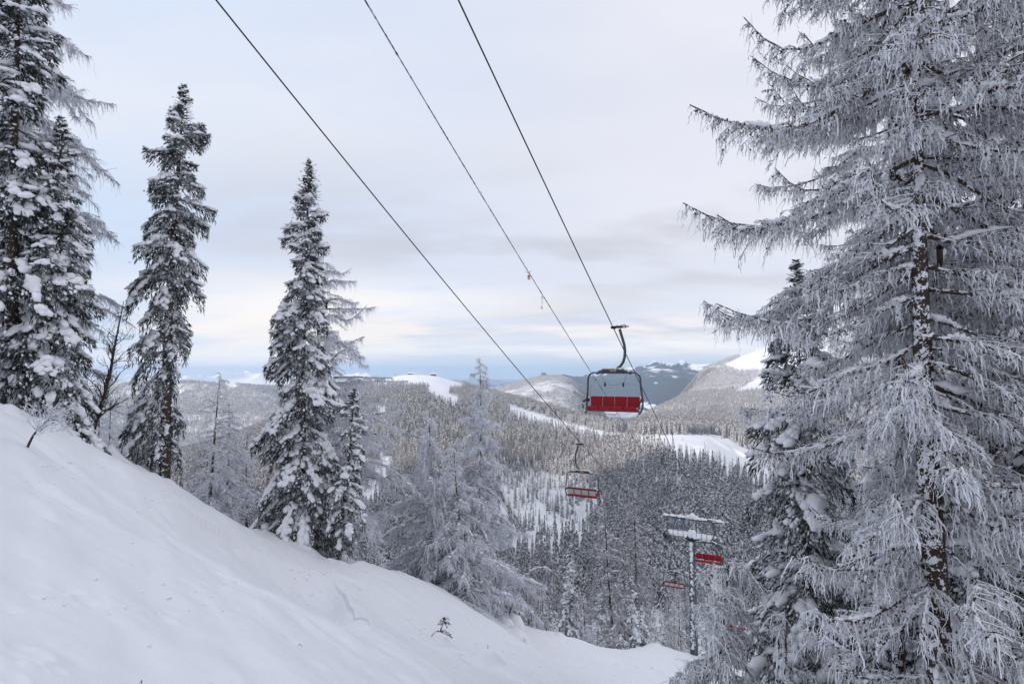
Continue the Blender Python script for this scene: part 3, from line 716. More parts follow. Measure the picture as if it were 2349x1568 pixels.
gn_forest('far_forest', X3[m], Y3[m], Z3[m]-.3, rs.uniform(.7, 1.15, m.sum()), VF, 'sunlit frosted forest on the far hills')
print('forest', len(X1), len(X2), m.sum(), round(time.time()-T0, 1))
# ------------------------------------------------------------------ lift: ropes
def fit_rope(pts, ext0, ext1, n=60):
    W = np.array([P(*p) for p in pts]); cx = np.polyfit(W[:, 1], W[:, 0], min(2, len(W)-1)); cz = np.polyfit(W[:, 1], W[:, 2], min(2, len(W)-1))
    f = lambda Y: np.stack([np.polyval(cx, Y), np.asarray(Y, float), np.polyval(cz, Y)], -1)
    return f, f(np.linspace(ext0, ext1, n))
PYL = P(1590, 1240, 50)
def on(px, py, Y): return P(px, py, Y)
Rf, Rp = fit_rope([(1050,0,11),(1408,750,21),(1524.7,998,30.2),(1576,1098,37),(1647,1238,48.9)], -14, 48.9)
Lf, Lp = fit_rope([(492,0,12),(900,496,17.2),(1333,1020,35),(1406,1096,40),(1489,1188,46.5),(1533,1238,51.1)], -10, 51.1)
Mf, Mp = fit_rope([(835,0,11.5),(1212,617,21.2),(1350,850,29.2),(1496,1067,40.5),(1579,1192,50)], -12, 50)
def rope(name, pts, r, mat_, label, S=6, jitter=0):
    g = Geo(); pts = np.asarray(pts)
    if jitter:
        q = np.linspace(0, len(pts)-1, 900); p2 = np.stack([np.interp(q, np.arange(len(pts)), pts[:, k]) for k in range(3)], -1); R = r*(1+jitter*np.abs(np.random.RandomState(3).randn(900)))
        g.tubes(p2, R, S)
    else: g.tubes(pts, np.full(len(pts), r), S)
    o = obj(name, g, mat_, smooth=True); tag(o, label, 'cable'); return o
tailR = [Rf(48.9), P(1656,1285,54), P(1673,1335,61), P(1690,1385,68), P(1712,1450,80), P(1728,1500,95)]
tailL = [Lf(51.1), P(1546,1272,57), P(1560,1305,62), P(1590,1365,72), P(1620,1425,86)]
tailM = [Mf(50), P(1600,1250,60), P(1630,1330,78)]
rope('haul_rope', np.concatenate([Rp, tailR[1:]]), .019, M_cable, 'thick black rope on the right from which the nearest red chair hangs')
rope('haul_rope', np.concatenate([Lp, tailL[1:]]), .019, M_cable, 'leftmost thick black rope running down from the top left to the lift pylon')
rope('communication_cable', np.concatenate([Mp, tailM[1:]]), .014, M_fcable, 'thinner frosted cable in the middle between the two black ropes', jitter=.35)
def along(f, px, lo, hi):
    Y = np.linspace(lo, hi, 400); q = project(f(Y))[0]; return f(Y[np.argmin(np.abs(q-px))])
# tags and ice hanging off the middle cable
def cable_tag(px, lo, hi, label, s=1.0):
    p = along(Mf, px, lo, hi); r = empty('cable_marker', p, label, 'marker'); g = Geo()
    g.tubes(np.array([[-.14, 0, .0], [-.05, 0, -.05], [.05, 0, -.05], [.16, 0, .05]])*s, np.full(4, .014*s), 5); g.tubes(np.array([[0, 0, -.03], [0, 0, -.16]])*s, np.full(2, .008*s), 5)
    obj('hook', g, M_galv, r); g = Geo(); g.box((.03*s, 0, -.30*s), (.15*s, .03*s, .26*s), bev=.006); obj('plate', g, M_yellow, r)
    g = Geo(); g.box((.03*s, -.004*s, -.235*s), (.10*s, .034*s, .11*s), bev=.004); obj('light', g, M_orange, r)
cable_tag(1212, 15, 27, 'small plate with an orange light hanging from the middle cable against the sky', .7)
cable_tag(1556, 38, 49.5, 'tiny orange marker on the middle cable just above the lift pylon', 1.0)
for px, lo, hi, lab, dn in ((1243, 18, 30, 'white lumps of ice dangling from the middle cable below the orange marker', 1), (1102, 12, 22, 'lump of rime stuck on the upper part of the middle cable', 0), (1333, 24, 32, 'small knot of rime on the middle cable left of the nearest chair', 0)):
    p = along(Mf, px, lo, hi); g = Geo(); r_ = np.random.RandomState(int(px)); k = 14
    d = unit(Mf(p[1]+.5)-Mf(p[1]-.5)); C = p+np.outer(r_.uniform(-.14, .14, k), d)+r_.randn(k, 3)*.01
    g.blobs(C, np.eye(3)[None]*r_.uniform(.015, .036, k)[:, None, None], ICO1, 0, r_, .3)
    if dn:
        zz = np.array([-.10, -.16, -.2, -.3, -.36, -.5, -.55, -.6]); sc = np.array([.03, .045, .04, .03, .025, .03, .05, .035])
        g.blobs(p+np.stack([r_.randn(8)*.01+.01, 0*zz, zz], -1), np.eye(3)[None]*sc[:, None, None], ICO1, 0, r_, .3); g.tubes(np.array([p, p+[.01, 0, -.6]]), np.full(2, .006), 4)
    o = obj('ice_lump', g, M_snow, smooth=True); tag(o, lab, 'ice')
# ------------------------------------------------------------------ chairs
def chair(loc, dirxy, back, label, number=None):
    """dirxy = the way the seated skiers look; origin at the rope clamp"""
    ang = math.atan2(dirxy[1], dirxy[0])-math.pi/2
    r = empty('lift_chair', loc, label, 'chairlift chair', 'red chairs hanging from the lift ropes', ang)
    def A(n): return np.array(n, float)
    g = Geo(); g.box((0, 0, 0), (.10, .42, .09), bev=.02); g.box((-.16, 0, .02), (.30, .10, .09), bev=.02); g.tubes(A([[-.28, 0, .02], [-.5, 0, .03]]), A([.05, .05]), 10, cap=True); g.box((-.56, 0, .03), (.06, .05, .05), bev=.01)
    gr = obj('rope_grip', g, M_black, r)
    g = Geo(); g.tubes(A([[-.36, 0, .03], [-.48, 0, .035]]), A([.058, .058]), 10, cap=True); obj('spring_housing', g, M_frost, gr)
    g = Geo(); pts = A([[-.24, 0, -.02], [-.28, 0, -.2], [-.36, 0, -.45], [-.43, 0, -.68], [-.445, 0, -.9], [-.43, 0, -1.12], [-.38, 0, -1.3], [-.27, 0, -1.46], [-.1, 0, -1.56]])
    q = np.linspace(0, 8, 33); pts = np.stack([np.interp(q, range(9), np.convolve(np.pad(pts[:, k], 1, 'edge'), [.2, .6, .2], 'valid')) for k in range(3)], -1)
    g.tubes(pts, np.full(33, .052), 10, cap=True); obj('hanger_arm', g, M_steel, r, smooth=True)
    g = Geo(); g.box((0, 0, -1.60), (.86, .16, .13), bev=.03); 
    for s in (-1, 1): g.box((s*.52, 0, -1.66), (.34, .13, .12), rot=Matrix.Rotation(s*.32, 3, 'Y'), bev=.03)
    g.box((0, .0, -1.70), (.9, .10, .06), bev=.01); obj('crossbar', g, M_steel, r)
    # bail
    w = 1.0; c = []
    def arc(cx, cz, rad_, a0, a1, n=6): return [[cx+rad_*math.cos(rad(a)), 0, cz+rad_*math.sin(rad(a))] for a in np.linspace(a0, a1, n)]
    half = [[0, 0, -1.68], [.4, 0, -1.68]]+arc(w-.26, -1.94, .26, 90, 0)+[[w+.01, -.01, -2.2], [w+.04, -.04, -2.5], [w+.07, -.06, -2.75], [w+.07, -.03, -2.92], [w+.05, .05, -3.06], [w+.02, .18, -3.16], [w, .36, -3.18]]
    for s in (-1, 1):
        h = A(half)*[s, 1, 1]; g = Geo(); q = np.linspace(0, len(h)-1, 40); pts = np.stack([np.interp(q, range(len(h)), h[:, k]) for k in range(3)], -1)
        g.tubes(pts, np.full(40, .036), 10, cap=True); obj('side_frame', g, M_steel, r, smooth=True)
    # seat pads and backrests, four places
    for k in range(4):
        cx_ = (-1.5+k)*.468; g = Geo()
        for (c, sz, rt) in (((cx_, .17, -3.05), (.455, .50, .075), .20), ((cx_, .42, -3.0), (.455, .11, .15), .2)):
            g.box(c, sz, rot=Matrix.Rotation(rt, 3, 'X'), bev=.03)
        obj('seat', g, M_red, r)
        g = Geo(); g.box((cx_, -.115, -2.78), (.458, .07, .40), rot=Matrix.Rotation(.16, 3, 'X'), bev=.028); b_ = obj('backrest', g, M_red, r)
        g = Geo(); g.box((cx_, -.165, -2.83), (.405, .02, .29), rot=Matrix.Rotation(.16, 3, 'X'), bev=.006); obj('shell', g, M_shell, b_)
    g = Geo(); g.tubes(A([[-1.02, -.02, -3.12], [1.02, -.02, -3.12]]), A([.028, .028]), 8, cap=True); g.tubes(A([[-1.02, -.17, -2.64], [1.02, -.17, -2.64]]), A([.024, .024]), 8, cap=True); obj('seat_bar', g, M_black, r)
    for s in (-1, 1):
        g = Geo(); g.tubes(A([[s*1.03, -.1, -2.72], [s*1.05, .1, -2.72], [s*1.06, .38, -2.78], [s*1.06, .48, -2.86], [s*1.04, .5, -3.02]]), A([.026]*5), 8, cap=True); g.tubes(A([[s*1.05, .12, -2.71], [s*1.06, .40, -2.77]]), A([.04, .04]), 8, cap=True)
        g.box((s*1.03, -.1, -2.72), (.09, .12, .14), bev=.02); obj('armrest', g, M_black, r)
        g = Geo(); g.tubes(A([[s*.50, 0, -1.72], [s*.40, -.04, -1.98], [s*.36, -.05, -2.1]]), A([.02, .02, .02]), 6); obj('bar_strut', g, M_frost, r)
        g = Geo(); g.box((s*.35, -.05, -2.14), (.06, .07, .16), bev=.02); obj('footrest', g, M_black, r)
    g = Geo(); zb = -2.13
    pts = A([[-.96, -.12, -2.7], [-.96, -.12, -2.28], [-.90, -.11, zb-.02], [-.55, -.1, zb], [-.42, -.1, zb+.03], [-.35, -.1, zb+.11], [-.28, -.1, zb+.02], [-.1, -.1, zb-.02], [.1, -.1, zb-.02], [.28, -.1, zb+.02], [.35, -.1, zb+.11], [.42, -.1, zb+.03], [.55, -.1, zb], [.90, -.11, zb-.02], [.96, -.12, -2.28], [.96, -.12, -2.7]])
    g.tubes(pts, np.full(len(pts), .012), 6); obj('safety_bar', g, M_frost, r, smooth=True)
    sy = .085 if number else -.085
    g = Geo(); g.box((0, .09, -1.6), (.22, .02, .11), bev=.004); g.box((0, -.09, -1.6), (.22, .02, .11), bev=.004); pt = obj('number_plate', g, M_plate, r)
    if number:
        cu = bpy.data.curves.new('digits', 'FONT'); cu.body = number; cu.size = .13; cu.align_x = 'CENTER'; cu.align_y = 'CENTER'; cu.extrude = .002
        to = bpy.data.objects.new('digits', cu); COL.objects.link(to); dg = bpy.context.evaluated_depsgraph_get(); mm = bpy.data.meshes.new_from_object(to.evaluated_get(dg)); bpy.data.objects.remove(to)
        mm.transform(Matrix.Translation((0, .1025, -1.6))@Matrix.Rotation(math.pi, 4, 'Z')@Matrix.Rotation(math.pi/2, 4, 'X')); mm.materials.clear(); mm.materials.append(M_black); link(bpy.data.objects.new('digits', mm), pt)
    # snow
    r_ = np.random.RandomState(int(abs(loc[0])*100)); g = Geo(); m = 60; x = r_.uniform(-.62, .62, m); x = x[np.abs(x-.03) < .62]; z = -1.545-.5*np.clip(np.abs(x)-.38, 0, 1)
    g.blobs(np.stack([x, r_.randn(len(x))*.02, z], -1), np.eye(3)[None]*np.stack([r_.uniform(.05, .10, len(x)), r_.uniform(.045, .07, len(x)), r_.uniform(.025, .05, len(x))], -1)[:, None, :], ICO1, 0, r_, .2)
    m = 16; x = r_.uniform(.62, 1.0, m)*r_.choice([-1, 1], m); z = -1.66-.26*(1-np.sqrt(np.clip(1-((np.abs(x)-.74)/.27).clip(0, 1)**2, 0, 1)))
    g.blobs(np.stack([x, 0*x, z], -1), np.eye(3)[None]*np.stack([0*x+.05, 0*x+.035, 0*x+.022], -1)[:, None, :], ICO1, 0, r_, .2)
    for (a, b, c, s_) in ((-1.0, -.1, -2.64, .05), (1.0, -.1, -2.64, .05), (-.3, 0, .08, .05), (-.42, 0, .1, .04), (1.05, .45, -2.84, .04), (-.98, -.15, -2.6, .045), (-.15, 0, .08, .045)):
        g.blobs(np.array([[a, b, c]]), np.eye(3)[None]*s_, ICO1, 0, r_, .25)
    obj('snow_load', g, M_snow, r, smooth=True)
    return r
rd = np.array([.4966, 1.0]); rd /= np.linalg.norm(rd)
def rdir(f, Y): t = f(Y+.5)-f(Y-.5); return unit(t[:2])
chair(along(Rf, 1407, 14, 30), -rdir(Rf, 21), False, 'nearest red four-seat chair with number 37, front side towards the viewer', '37')
chair(along(Lf, 1335, 28, 42), rdir(Lf, 36), True, 'red four-seat chair seen from behind above the forest, below and left of the nearest chair')
chair(Rf(44.3), -rdir(Rf, 44), False, 'red chair just right of the pylon head, partly behind drooping larch twigs')
chair(tailL[1], rd, True, 'red chair seen from behind, close to the left side of the pylon mast')
chair(tailR[3], -rd, False, 'lowest red chair, mostly hidden behind the frosted larch right of the pylon')
# ------------------------------------------------------------------ pylon
pr, pq = Rf(48.9), Lf(51.1); mid = (pr+pq)/2; ax = unit((pr-pq)[:2]); PANG = math.atan2(ax[1], ax[0]); gauge = np.linalg.norm((pr-pq)[:2]); zr = (pr[2]+pq[2])/2
base = np.array([mid[0], mid[1], hz(mid[0], mid[1])])
pylon = empty('lift_pylon', (base[0], base[1], base[2]), 'tall grey steel lift pylon with snowy crossarm and ladder standing on the snow', 'lift pylon'); pylon.rotation_euler = (0, 0, PANG)
TZ = zr-base[2]; print('pylon height', TZ, 'gauge', gauge, 'base px', project(base))
A_ = lambda n: np.array(n, float)
g = Geo(); g.tubes(A_([[0, 0, -1.5], [0, 0, TZ*.5], [0, 0, TZ-.05]]), A_([.36, .31, .26]), 12); g.box((0, 0, TZ-.1), (.8, .8, .06), bev=.01); obj('mast', g, M_steel, pylon)
g = Geo()
for s in (-.2, .2): g.tubes(A_([[s, -.5, 0], [s, -.42, TZ-.1]]), A_([.024, .024]), 6)
for z in np.arange(.2, TZ-.1, .33): g.tubes(A_([[-.2, -.5+.08*z/TZ, z], [.2, -.5+.08*z/TZ, z]]), A_([.015, .015]), 5)
obj('ladder', g, M_galv, pylon)
g = Geo(); r_ = np.random.RandomState(8)
zs = np.arange(.2, TZ-.1, .165); nz = len(zs); keep = r_.rand(nz) < .8; zs = zs[keep]; nz = len(zs)
g.blobs(np.stack([r_.randn(nz)*.05, -.40+.03*r_.randn(nz), zs], -1), np.eye(3)[None]*np.stack([r_.uniform(.1, .19, nz), r_.uniform(.05, .1, nz), r_.uniform(.08, .17, nz)], -1)[:, None, :], ICO1, 0, r_, .3)
obj('snow_load', g, M_snow, pylon, smooth=True)
hw = gauge/2; AZ = TZ+.25
g = Geo(); g.box((0, 0, AZ), (gauge-.1, .34, .34), bev=.03); g.box((0, -.02, AZ-.2), (1.1, .4, .2), bev=.03); obj('crossarm', g, M_steel, pylon)
ub = AZ+1.45
g = Geo(); g.box((.05, 0, ub), (gauge+.75, .16, .18), bev=.02)
g.box((-.25, 0, (AZ+ub)/2), (.09, .09, ub-AZ), bev=.01); g.box((.35, 0, (AZ+ub)/2), (.09, .09, ub-AZ), bev=.01); g.tubes(A_([[-.25, 0, ub-.2], [.05, 0, ub+.35], [.35, 0, ub-.2]]), A_([.04]*3), 6); obj('lifting_beam', g, M_steel, pylon)
g = Geo()
for s in (-1, 1):
    pts = A_([[s*(hw-.35), 0, ub-.05], [s*(hw-.22), -.02, ub-.35], [s*(hw-.12), -.04, ub-.75], [s*(hw-.2), -.04, AZ+.25], [s*(hw-.4), 0, AZ+.05]]) if s > 0 else A_([[s*(hw-.55), 0, AZ+.1], [s*(hw-.5), -.1, AZ+.7], [s*(hw-.8), -.05, ub-.1]])
    g.tubes(pts, np.full(len(pts), .05), 8)
obj('stay', g, M_steel, pylon, smooth=True)
for s in (-1, 1):
    g = Geo(); g.box((s*(hw*.55+.1), -.55, AZ+.02), (hw-.5, .55, .05), bev=.01); g.box((s*(hw*.55+.1), .5, AZ+.02), (hw-.5, .5, .05), bev=.01)
    for k in range(4): g.box((s*(hw-.12), -1.1+k*.18, AZ-.40-.05*k), (.5, .12, .04), bev=.01)
    g.box((s*(hw-.3), -.9, AZ-.35), (.06, 1.5, .08)); g.box((s*(hw-.02), -.9, AZ-.35), (.06, 1.5, .08)); ct = obj('catwalk', g, M_galv, pylon)
    x0, x1 = s*.55, s*(hw-.25)
    for y_ in (-.8, .72):
        g = Geo()
        for x_ in np.linspace(x0, x1, 4): g.tubes(A_([[x_, y_, AZ], [x_, y_, AZ+1.0]]), A_([.022]*2), 6)
        for z_ in (.55, 1.0): g.tubes(A_([[x0, y_, AZ+z_], [x1, y_, AZ+z_]]), A_([.02]*2), 6)
        obj('handrail', g, M_galv, ct)
    sa = empty('sheave_train', (s*hw, 0, TZ)); sa.parent = pylon; slope = math.atan(.52); sa.rotation_euler = (-slope, 0, 0)
    g = Geo(); g.box((-s*.10, 0, -.12), (.07, 2.5, .16), bev=.02); g.box((-s*.12, 0, .06), (.12, .3, .5), bev=.02); obj('sheave_beam', g, M_steel, sa)
    for k in range(6):
        g = Geo(); yy = -1.1+k*.44; g.tubes(A_([[-.045, yy, -.2], [.045, yy, -.2]]), A_([.23, .23]), 18, cap=True); obj('sheave', g, M_black, sa)
g = Geo(); r_ = np.random.RandomState(12)
def snowbar(x0, x1, y, z, w, h, n):
    x = r_.uniform(x0, x1, n); g.blobs(np.stack([x, y+r_.randn(n)*w*.15, z+0*x], -1), np.eye(3)[None]*np.stack([r_.uniform(.16, .3, n), np.full(n, w)*r_.uniform(.8, 1.1, n), h*r_.uniform(.7, 1.2, n)], -1)[:, None, :], ICO2, 0, r_, .05)
snowbar(-hw-.25, hw+.4, 0, ub+.10, .13, .12, 50); snowbar(-hw+.1, hw-.1, -.1, AZ+.18, .24, .20, 46); snowbar(-hw+.5, -.4, -.5, AZ+.12, .28, .17, 26); snowbar(.4, hw-.4, -.5, AZ+.12, .28, .17, 26)
snowbar(-.15, .35, -.2, AZ+.25, .35, .35, 8); g.blobs(A_([[.05, 0, ub+.42], [.0, 0, ub+.3], [-.3, 0, ub+.2], [.1, 0, ub+.25], [.4, 0, ub+.2], [-.4, 0, ub+.12]]), np.eye(3)[None]*A_([.12, .2, .16, .22, .15, .18])[:, None, None], ICO2, 0, r_, .08)
obj('snow_load', g, M_snow, pylon, smooth=True)
g = Geo(); g.box((-.75, -.05, ub-.17), (.4, .12, .14), bev=.03); obj('lamp_cover', g, M_blue, pylon)
# small lift on the far meadow
for (px, py, Y, H, lab) in ((1500, 1000, 760, 9, 'tiny grey lift mast in front of trees at the far edge of the meadow'), (1543, 1018, 690, 9, 'tiny grey lift mast with a crossarm in the middle of the snowy meadow')):
    p = P(px, py, Y); z = hz(p[0], p[1]); r = empty('lift_pylon', (p[0], p[1], z), lab, 'lift pylon', 'small lift masts on the meadow')
    g = Geo(); g.tubes(A_([[0, 0, -1], [0, 0, H]]), A_([.5, .35]), 8); obj('mast', g, M_steel, r)
    g = Geo(); g.box((0, 0, H), (6, .5, .5), bev=.05); g.box((0, 0, H+1.6), (4, .3, .3), bev=.05); g.tubes(A_([[-1, 0, H], [0, 0, H+1.6], [1, 0, H]]), A_([.12]*3), 5); g.box((-2.8, 0, H-.5), (.4, 3, .5)); g.box((2.8, 0, H-.5), (.4, 3, .5)); obj('crossarm', g, M_steel, r)
q = [P(1500, 992, 760), P(1543, 1004, 690), P(1588, 1035, 600), P(1640, 1060, 520)]
q = [np.array([p[0], p[1], hz(p[0], p[1])+8.5]) for p in q]
rope('haul_rope', q, .05, M_galv, 'hair-thin rope of the small lift across the snowy meadow', 4)
def mini_chair(p, lab):
    r = empty('lift_chair', p, lab, 'chairlift chair', 'tiny chairs on the meadow lift'); g = Geo(); g.tubes(A_([[0, 0, 0], [.4, 0, -1], [0, 0, -2]]), A_([.09]*3), 5); g.tubes(A_([[-1.1, 0, -3.6], [-1.1, 0, -2], [1.1, 0, -2], [1.1, 0, -3.6]]), A_([.08]*4), 5); obj('hanger_arm', g, M_steel, r)
    g = Geo(); g.box((0, .2, -3.6), (2.1, .5, .12), bev=.02); g.box((0, -.1, -3.35), (2.1, .1, .5), bev=.02); obj('seat', g, M_shell, r)
mini_chair(q[1]*.45+q[2]*.55, 'tiny empty chair of the small lift right of the mast on the meadow')
mini_chair(q[0]*.6+q[1]*.4, 'tiny empty chair of the small lift between the two masts on the meadow')
# huts on the ridge
def hut(px, Y, w, d, h, lab, roofh=2.5):
    p = P(px, 860, Y); z = hz(p[0], p[1]); r = empty('mountain_hut', (p[0], p[1], z), lab, 'hut'); g = Geo(); g.box((0, 0, h/2-.5), (w, d, h+1)); obj('wall', g, M_wall, r)
    g = Geo(); v = [[-w/2-1, -d/2-1, h], [w/2+1, -d/2-1, h], [w/2+1, d/2+1, h], [-w/2-1, d/2+1, h], [-w/2-1, 0, h+roofh], [w/2+1, 0, h+roofh]]
    g.add(v, [[0, 1, 5, 4], [2, 3, 4, 5]]); g.add(v, [[0, 4, 3], [1, 2, 5]]); g.add(v, [[0, 3, 2, 1]]); obj('roof', g, M_snowp, r)
    for k in range(3): g = Geo(); g.box((-w/3+k*w/3, -d/2-.04, h*.55), (w*.14, .1, h*.35)); obj('window', g, M_glass, r)
hut(994, 1960, 17, 9, 7, 'dark hut with a snowy roof on the bare white summit of the ridge')
hut(941, 1930, 16, 9, 4, 'low brown hut among trees on the ridge, left of the summit hut'); hut(953, 1990, 12, 8, 4, 'small brown hut on the ridge, just right of the low brown one')
print('lift', round(time.time()-T0, 1))
# ------------------------------------------------------------------ trees one by one
def hero(name, fn, seed, bpx, Y, tpx, tpy, label, cat, R, dz=-.3, sc=1.0, **kw):
    b = base_at(bpx, Y, dz); t = P(tpx, tpy, Y); H = t[2]-b[2]; lean = (t[0]-b[0], 0)
    d = fn(seed, H, R, lean=lean, **kw); o = place_tree(name, tree_meshes(d), b, label, cat); nt_t = sum(len(c.data.polygons) for c in o.children)
    print('  ', name, 'H %.1f'%H, nt_t, round(time.time()-T0, 1)); return o
FINE = dict(tw=.021, tl=.19, dens=150, nb=9)
# left side
hero('spruce_tree', spruce, 1, 375, 26.5, 410, 190, 'tall lone snowy spruce on the left with a bare dark lower trunk and ragged crown', 'spruce tree', 2.2, r0=.26, clear=0.12, irregular=0.35, gap=0.42, one_side=(math.pi, .42, .4), droop=1.35, curtain=.65, prof=0.36, snowy=1.6, cones=12, **FINE)
hero('spruce_tree', spruce, 2, 690, 31, 708, 368, 'tall snowy spruce in the left middle with brown cones near its pointed top', 'spruce tree', 3.1, r0=.24, clear=.03, irregular=0.25, droop=1.25, curtain=.5, prof=0.6, snowy=1.8, cones=120, tw=.024, tl=.21, dens=120, nb=9, bsize=1.15)
hero('spruce_tree', spruce, 3, 35, 21, 12, -190, 'big dark snowy spruce at the left edge whose top leaves the frame', 'spruce tree', 3.3, r0=.25, clear=.02, droop=1.3, curtain=.55, prof=.6, snowy=1.5, bsize=1.25, tw=.022, tl=.2, dens=110, nb=8, nmat=M_needleN)
hero('spruce_tree', spruce, 4, 118, 21.5, 140, 265, 'dense spruce with thick snow pads, just right of the spruce at the left edge', 'spruce tree', 2.5, r0=.18, clear=0, droop=1.15, curtain=.4, prof=0.7, snowy=1.5, bsize=1.2, gap=0, tw=.022, tl=.2, dens=130, nb=9)
hero('larch_tree', larch, 5, 90, 24.5, 40, -260, 'very tall bare larch behind the left spruces, long frosted branches reaching right', 'larch tree', 3.7, r0=.22, clear=.12, nb=7, hang=44, tw=0.012, hl=.42, up=.12, tipdroop=.15, snow=.3, one=(0, .1), prof=0.3)
hero('spruce_tree', spruce, 6, 770, 30, 815, 890, 'smaller leaning spruce tucked against the right side of the tall coned spruce', 'spruce tree', 1.35, r0=.13, clear=.16, droop=1.3, curtain=.5, prof=.45, snowy=1.4, bsize=1.2, gap=.2, tw=.023, tl=.2, dens=110, nb=8)
hero('larch_tree', larch, 7, 722, 35, 735, 560, 'bare larch hidden behind the coned spruce, one long branch sticking out to the right', 'larch tree', 4.8, r0=.14, clear=.05, nb=6, hang=34, tw=0.012, hl=.4, up=.25, snow=.3, one=(0, .5), prof=.5)
hero('larch_tree', larch, 8, 512, 40, 527, 925, 'bare pyramid-shaped frosted larch between the two tall left spruces', 'larch tree', 4.0, r0=.12, clear=.03, nb=6, hang=46, tw=0.017, hl=.3, up=-.12, snow=0.8, prof=0.8, pads=1.5, sec=5, mat_t=M_twig)
hero('larch_tree', larch, 9, 990, 40, 988, 935, 'frosted bare larch with wide drooping boughs, left one of the central pair', 'larch tree', 6.2, r0=.17, clear=.04, nb=6, hang=48, tw=0.016, hl=.36, up=.0, snow=0.8, prof=0.85, pads=1.5, sec=5, mat_t=M_twig)
hero('larch_tree', larch, 10, 1090, 43, 1098, 818, 'tallest bare frosted larch in the centre, its pointed top reaching the horizon', 'larch tree', 5.8, r0=.19, clear=.04, nb=6, hang=48, tw=0.016, hl=.38, up=.0, snow=0.8, prof=0.85, pads=1.5, sec=5, mat_t=M_twig)
hero('larch_tree', larch, 11, 1068, 38, 1044, 1010, 'shorter whiter frosted larch in front of the tallest central larch', 'larch tree', 4.2, r0=.1, clear=.04, nb=6, hang=48, tw=0.016, hl=.34, up=.0, snow=0.8, prof=0.8, pads=1.5, sec=5, mat_t=M_twig)
hero('spruce_tree', spruce, 12, 1130, 43.5, 1122, 1300, 'small bent spruce loaded with thick snow at the slope edge beside the central larches', 'spruce tree', 1.25, r0=.07, clear=0, droop=1.5, curtain=.3, prof=.7, snowy=1.9, bsize=1.3, gap=0, tw=.028, tl=.2, dens=110, nb=9)
hero('spruce_tree', spruce, 13, 1303, 66, 1305, 1243, 'slim white snow-covered spruce rising behind the edge of the slope right of the arched larch', 'spruce tree', 2.2, r0=.12, clear=.02, droop=1.3, curtain=.4, prof=.8, snowy=1.9, bsize=1.6, gap=0, tw=.035, tl=.28, dens=50, nb=7)
hero('larch_tree', larch, 14, 1418, 62, 1382, 1160, 'leaning brown larch with snowy boughs, in front of the forest left of the pylon', 'larch tree', 4.2, r0=.17, clear=.12, nb=5.5, hang=22, tw=0.017, hl=.34, up=.12, snow=.7, prof=.7, mat_t=M_twigB, pads=1.4)
hero('larch_tree', larch, 15, 1460, 68, 1450, 1115, 'tall brown larch with a bare straight trunk, nearest to the left of the pylon', 'larch tree', 4.2, r0=.19, clear=.2, nb=5.5, hang=22, tw=0.017, hl=.34, up=.1, snow=.4, prof=.62, mat_t=M_twigB)
hero('spruce_tree', spruce, 16, 1471, 50.5, 1470, 1388, 'small plump snow-laden spruce on the snow left of the pylon foot', 'spruce tree', 1.35, dz=-.15, r0=.06, clear=0, droop=1.3, curtain=.3, prof=.85, snowy=2.0, bsize=1.3, gap=0, tw=.028, tl=.2, dens=110, nb=12)
hero('spruce_tree', spruce, 17, 1220, 45, 1220, 1397, 'tiny snowy spruce on the skyline of the slope beside the snow mounds', 'spruce tree', .75, dz=-.1, r0=.04, clear=0, droop=1.3, curtain=.2, prof=.85, snowy=2.0, bsize=.9, gap=0, tw=.022, tl=.14, dens=150, nb=14)
hero('spruce_tree', spruce, 18, 1425, 49, 1425, 1447, 'tiny snow-capped spruce in the dip left of the plump snow-laden spruce', 'spruce tree', .6, dz=-.1, r0=.04, clear=.12, droop=1.5, curtain=.2, prof=.6, snowy=2.2, bsize=1.0, gap=0, tw=.024, tl=.14, dens=130, nb=14)
# right side
hero('larch_tree', larch, 20, 2196, 10.2, 2060, -330, 'huge rime-covered larch filling the right of the picture, dark snow-plastered trunk', 'larch tree', 3.9, r0=.25, clear=.02, nb=8, hang=26, tw=0.0105, hl=0.38, up=.0, sec=6, snow=0.9, cones=9000, prof=0.15, mat_t=M_twigN, pads=0.85, S=3, K=6, slope=-.42, wild=0.55, lp=([0, .2, .35, .5, .62, .8, 1], [.75, .62, .66, .9, 1, 1, .5]))
hero('larch_tree', larch, 29, 2075, 14.5, 1985, -330, 'third rimed larch half hidden behind the left side of the huge right larch', 'larch tree', 3.0, r0=.16, clear=.3, nb=7, hang=26, tw=.0105, hl=.38, up=.0, slope=-.4, wild=.6, sec=4, snow=.6, cones=1200, prof=.3, mat_t=M_twigN, lp=([0, .35, .5, .8, 1], [.1, .5, .95, 1, .4]))
hero('spruce_tree', spruce, 21, 1850, 17, 1832, 600, 'dark green spruce with drooping snowy boughs, left of the huge right larch', 'spruce tree', 3.0, r0=.2, clear=0, droop=1.35, curtain=.6, prof=.62, snowy=1.4, bsize=1.15, gap=.05, tw=.022, tl=.2, dens=120, nb=8, nmat=M_needle)
hero('larch_tree', larch, 22, 2310, 13, 2270, -300, 'second rimed larch with a brown trunk, right behind the huge one', 'larch tree', 3.4, r0=.24, clear=.03, nb=7, hang=24, tw=.009, hl=0.38, up=.0, sec=4, snow=.6, cones=1500, prof=.45, mat_t=M_twigN, pads=0.9, K=5, slope=-.35, wild=0.6, lp=([0, .5, .8, 1], [.7, 1, .8, .3]))
hero('spruce_tree', spruce, 23, 2420, 11, 2420, 560, 'snow-laden spruce cut by the right edge of the picture', 'spruce tree', 2.6, r0=.2, clear=0, droop=1.3, curtain=.5, prof=.6, snowy=1.5, bsize=1.3, gap=0, tw=.02, tl=.17, dens=140, nb=8, nmat=M_needleN)
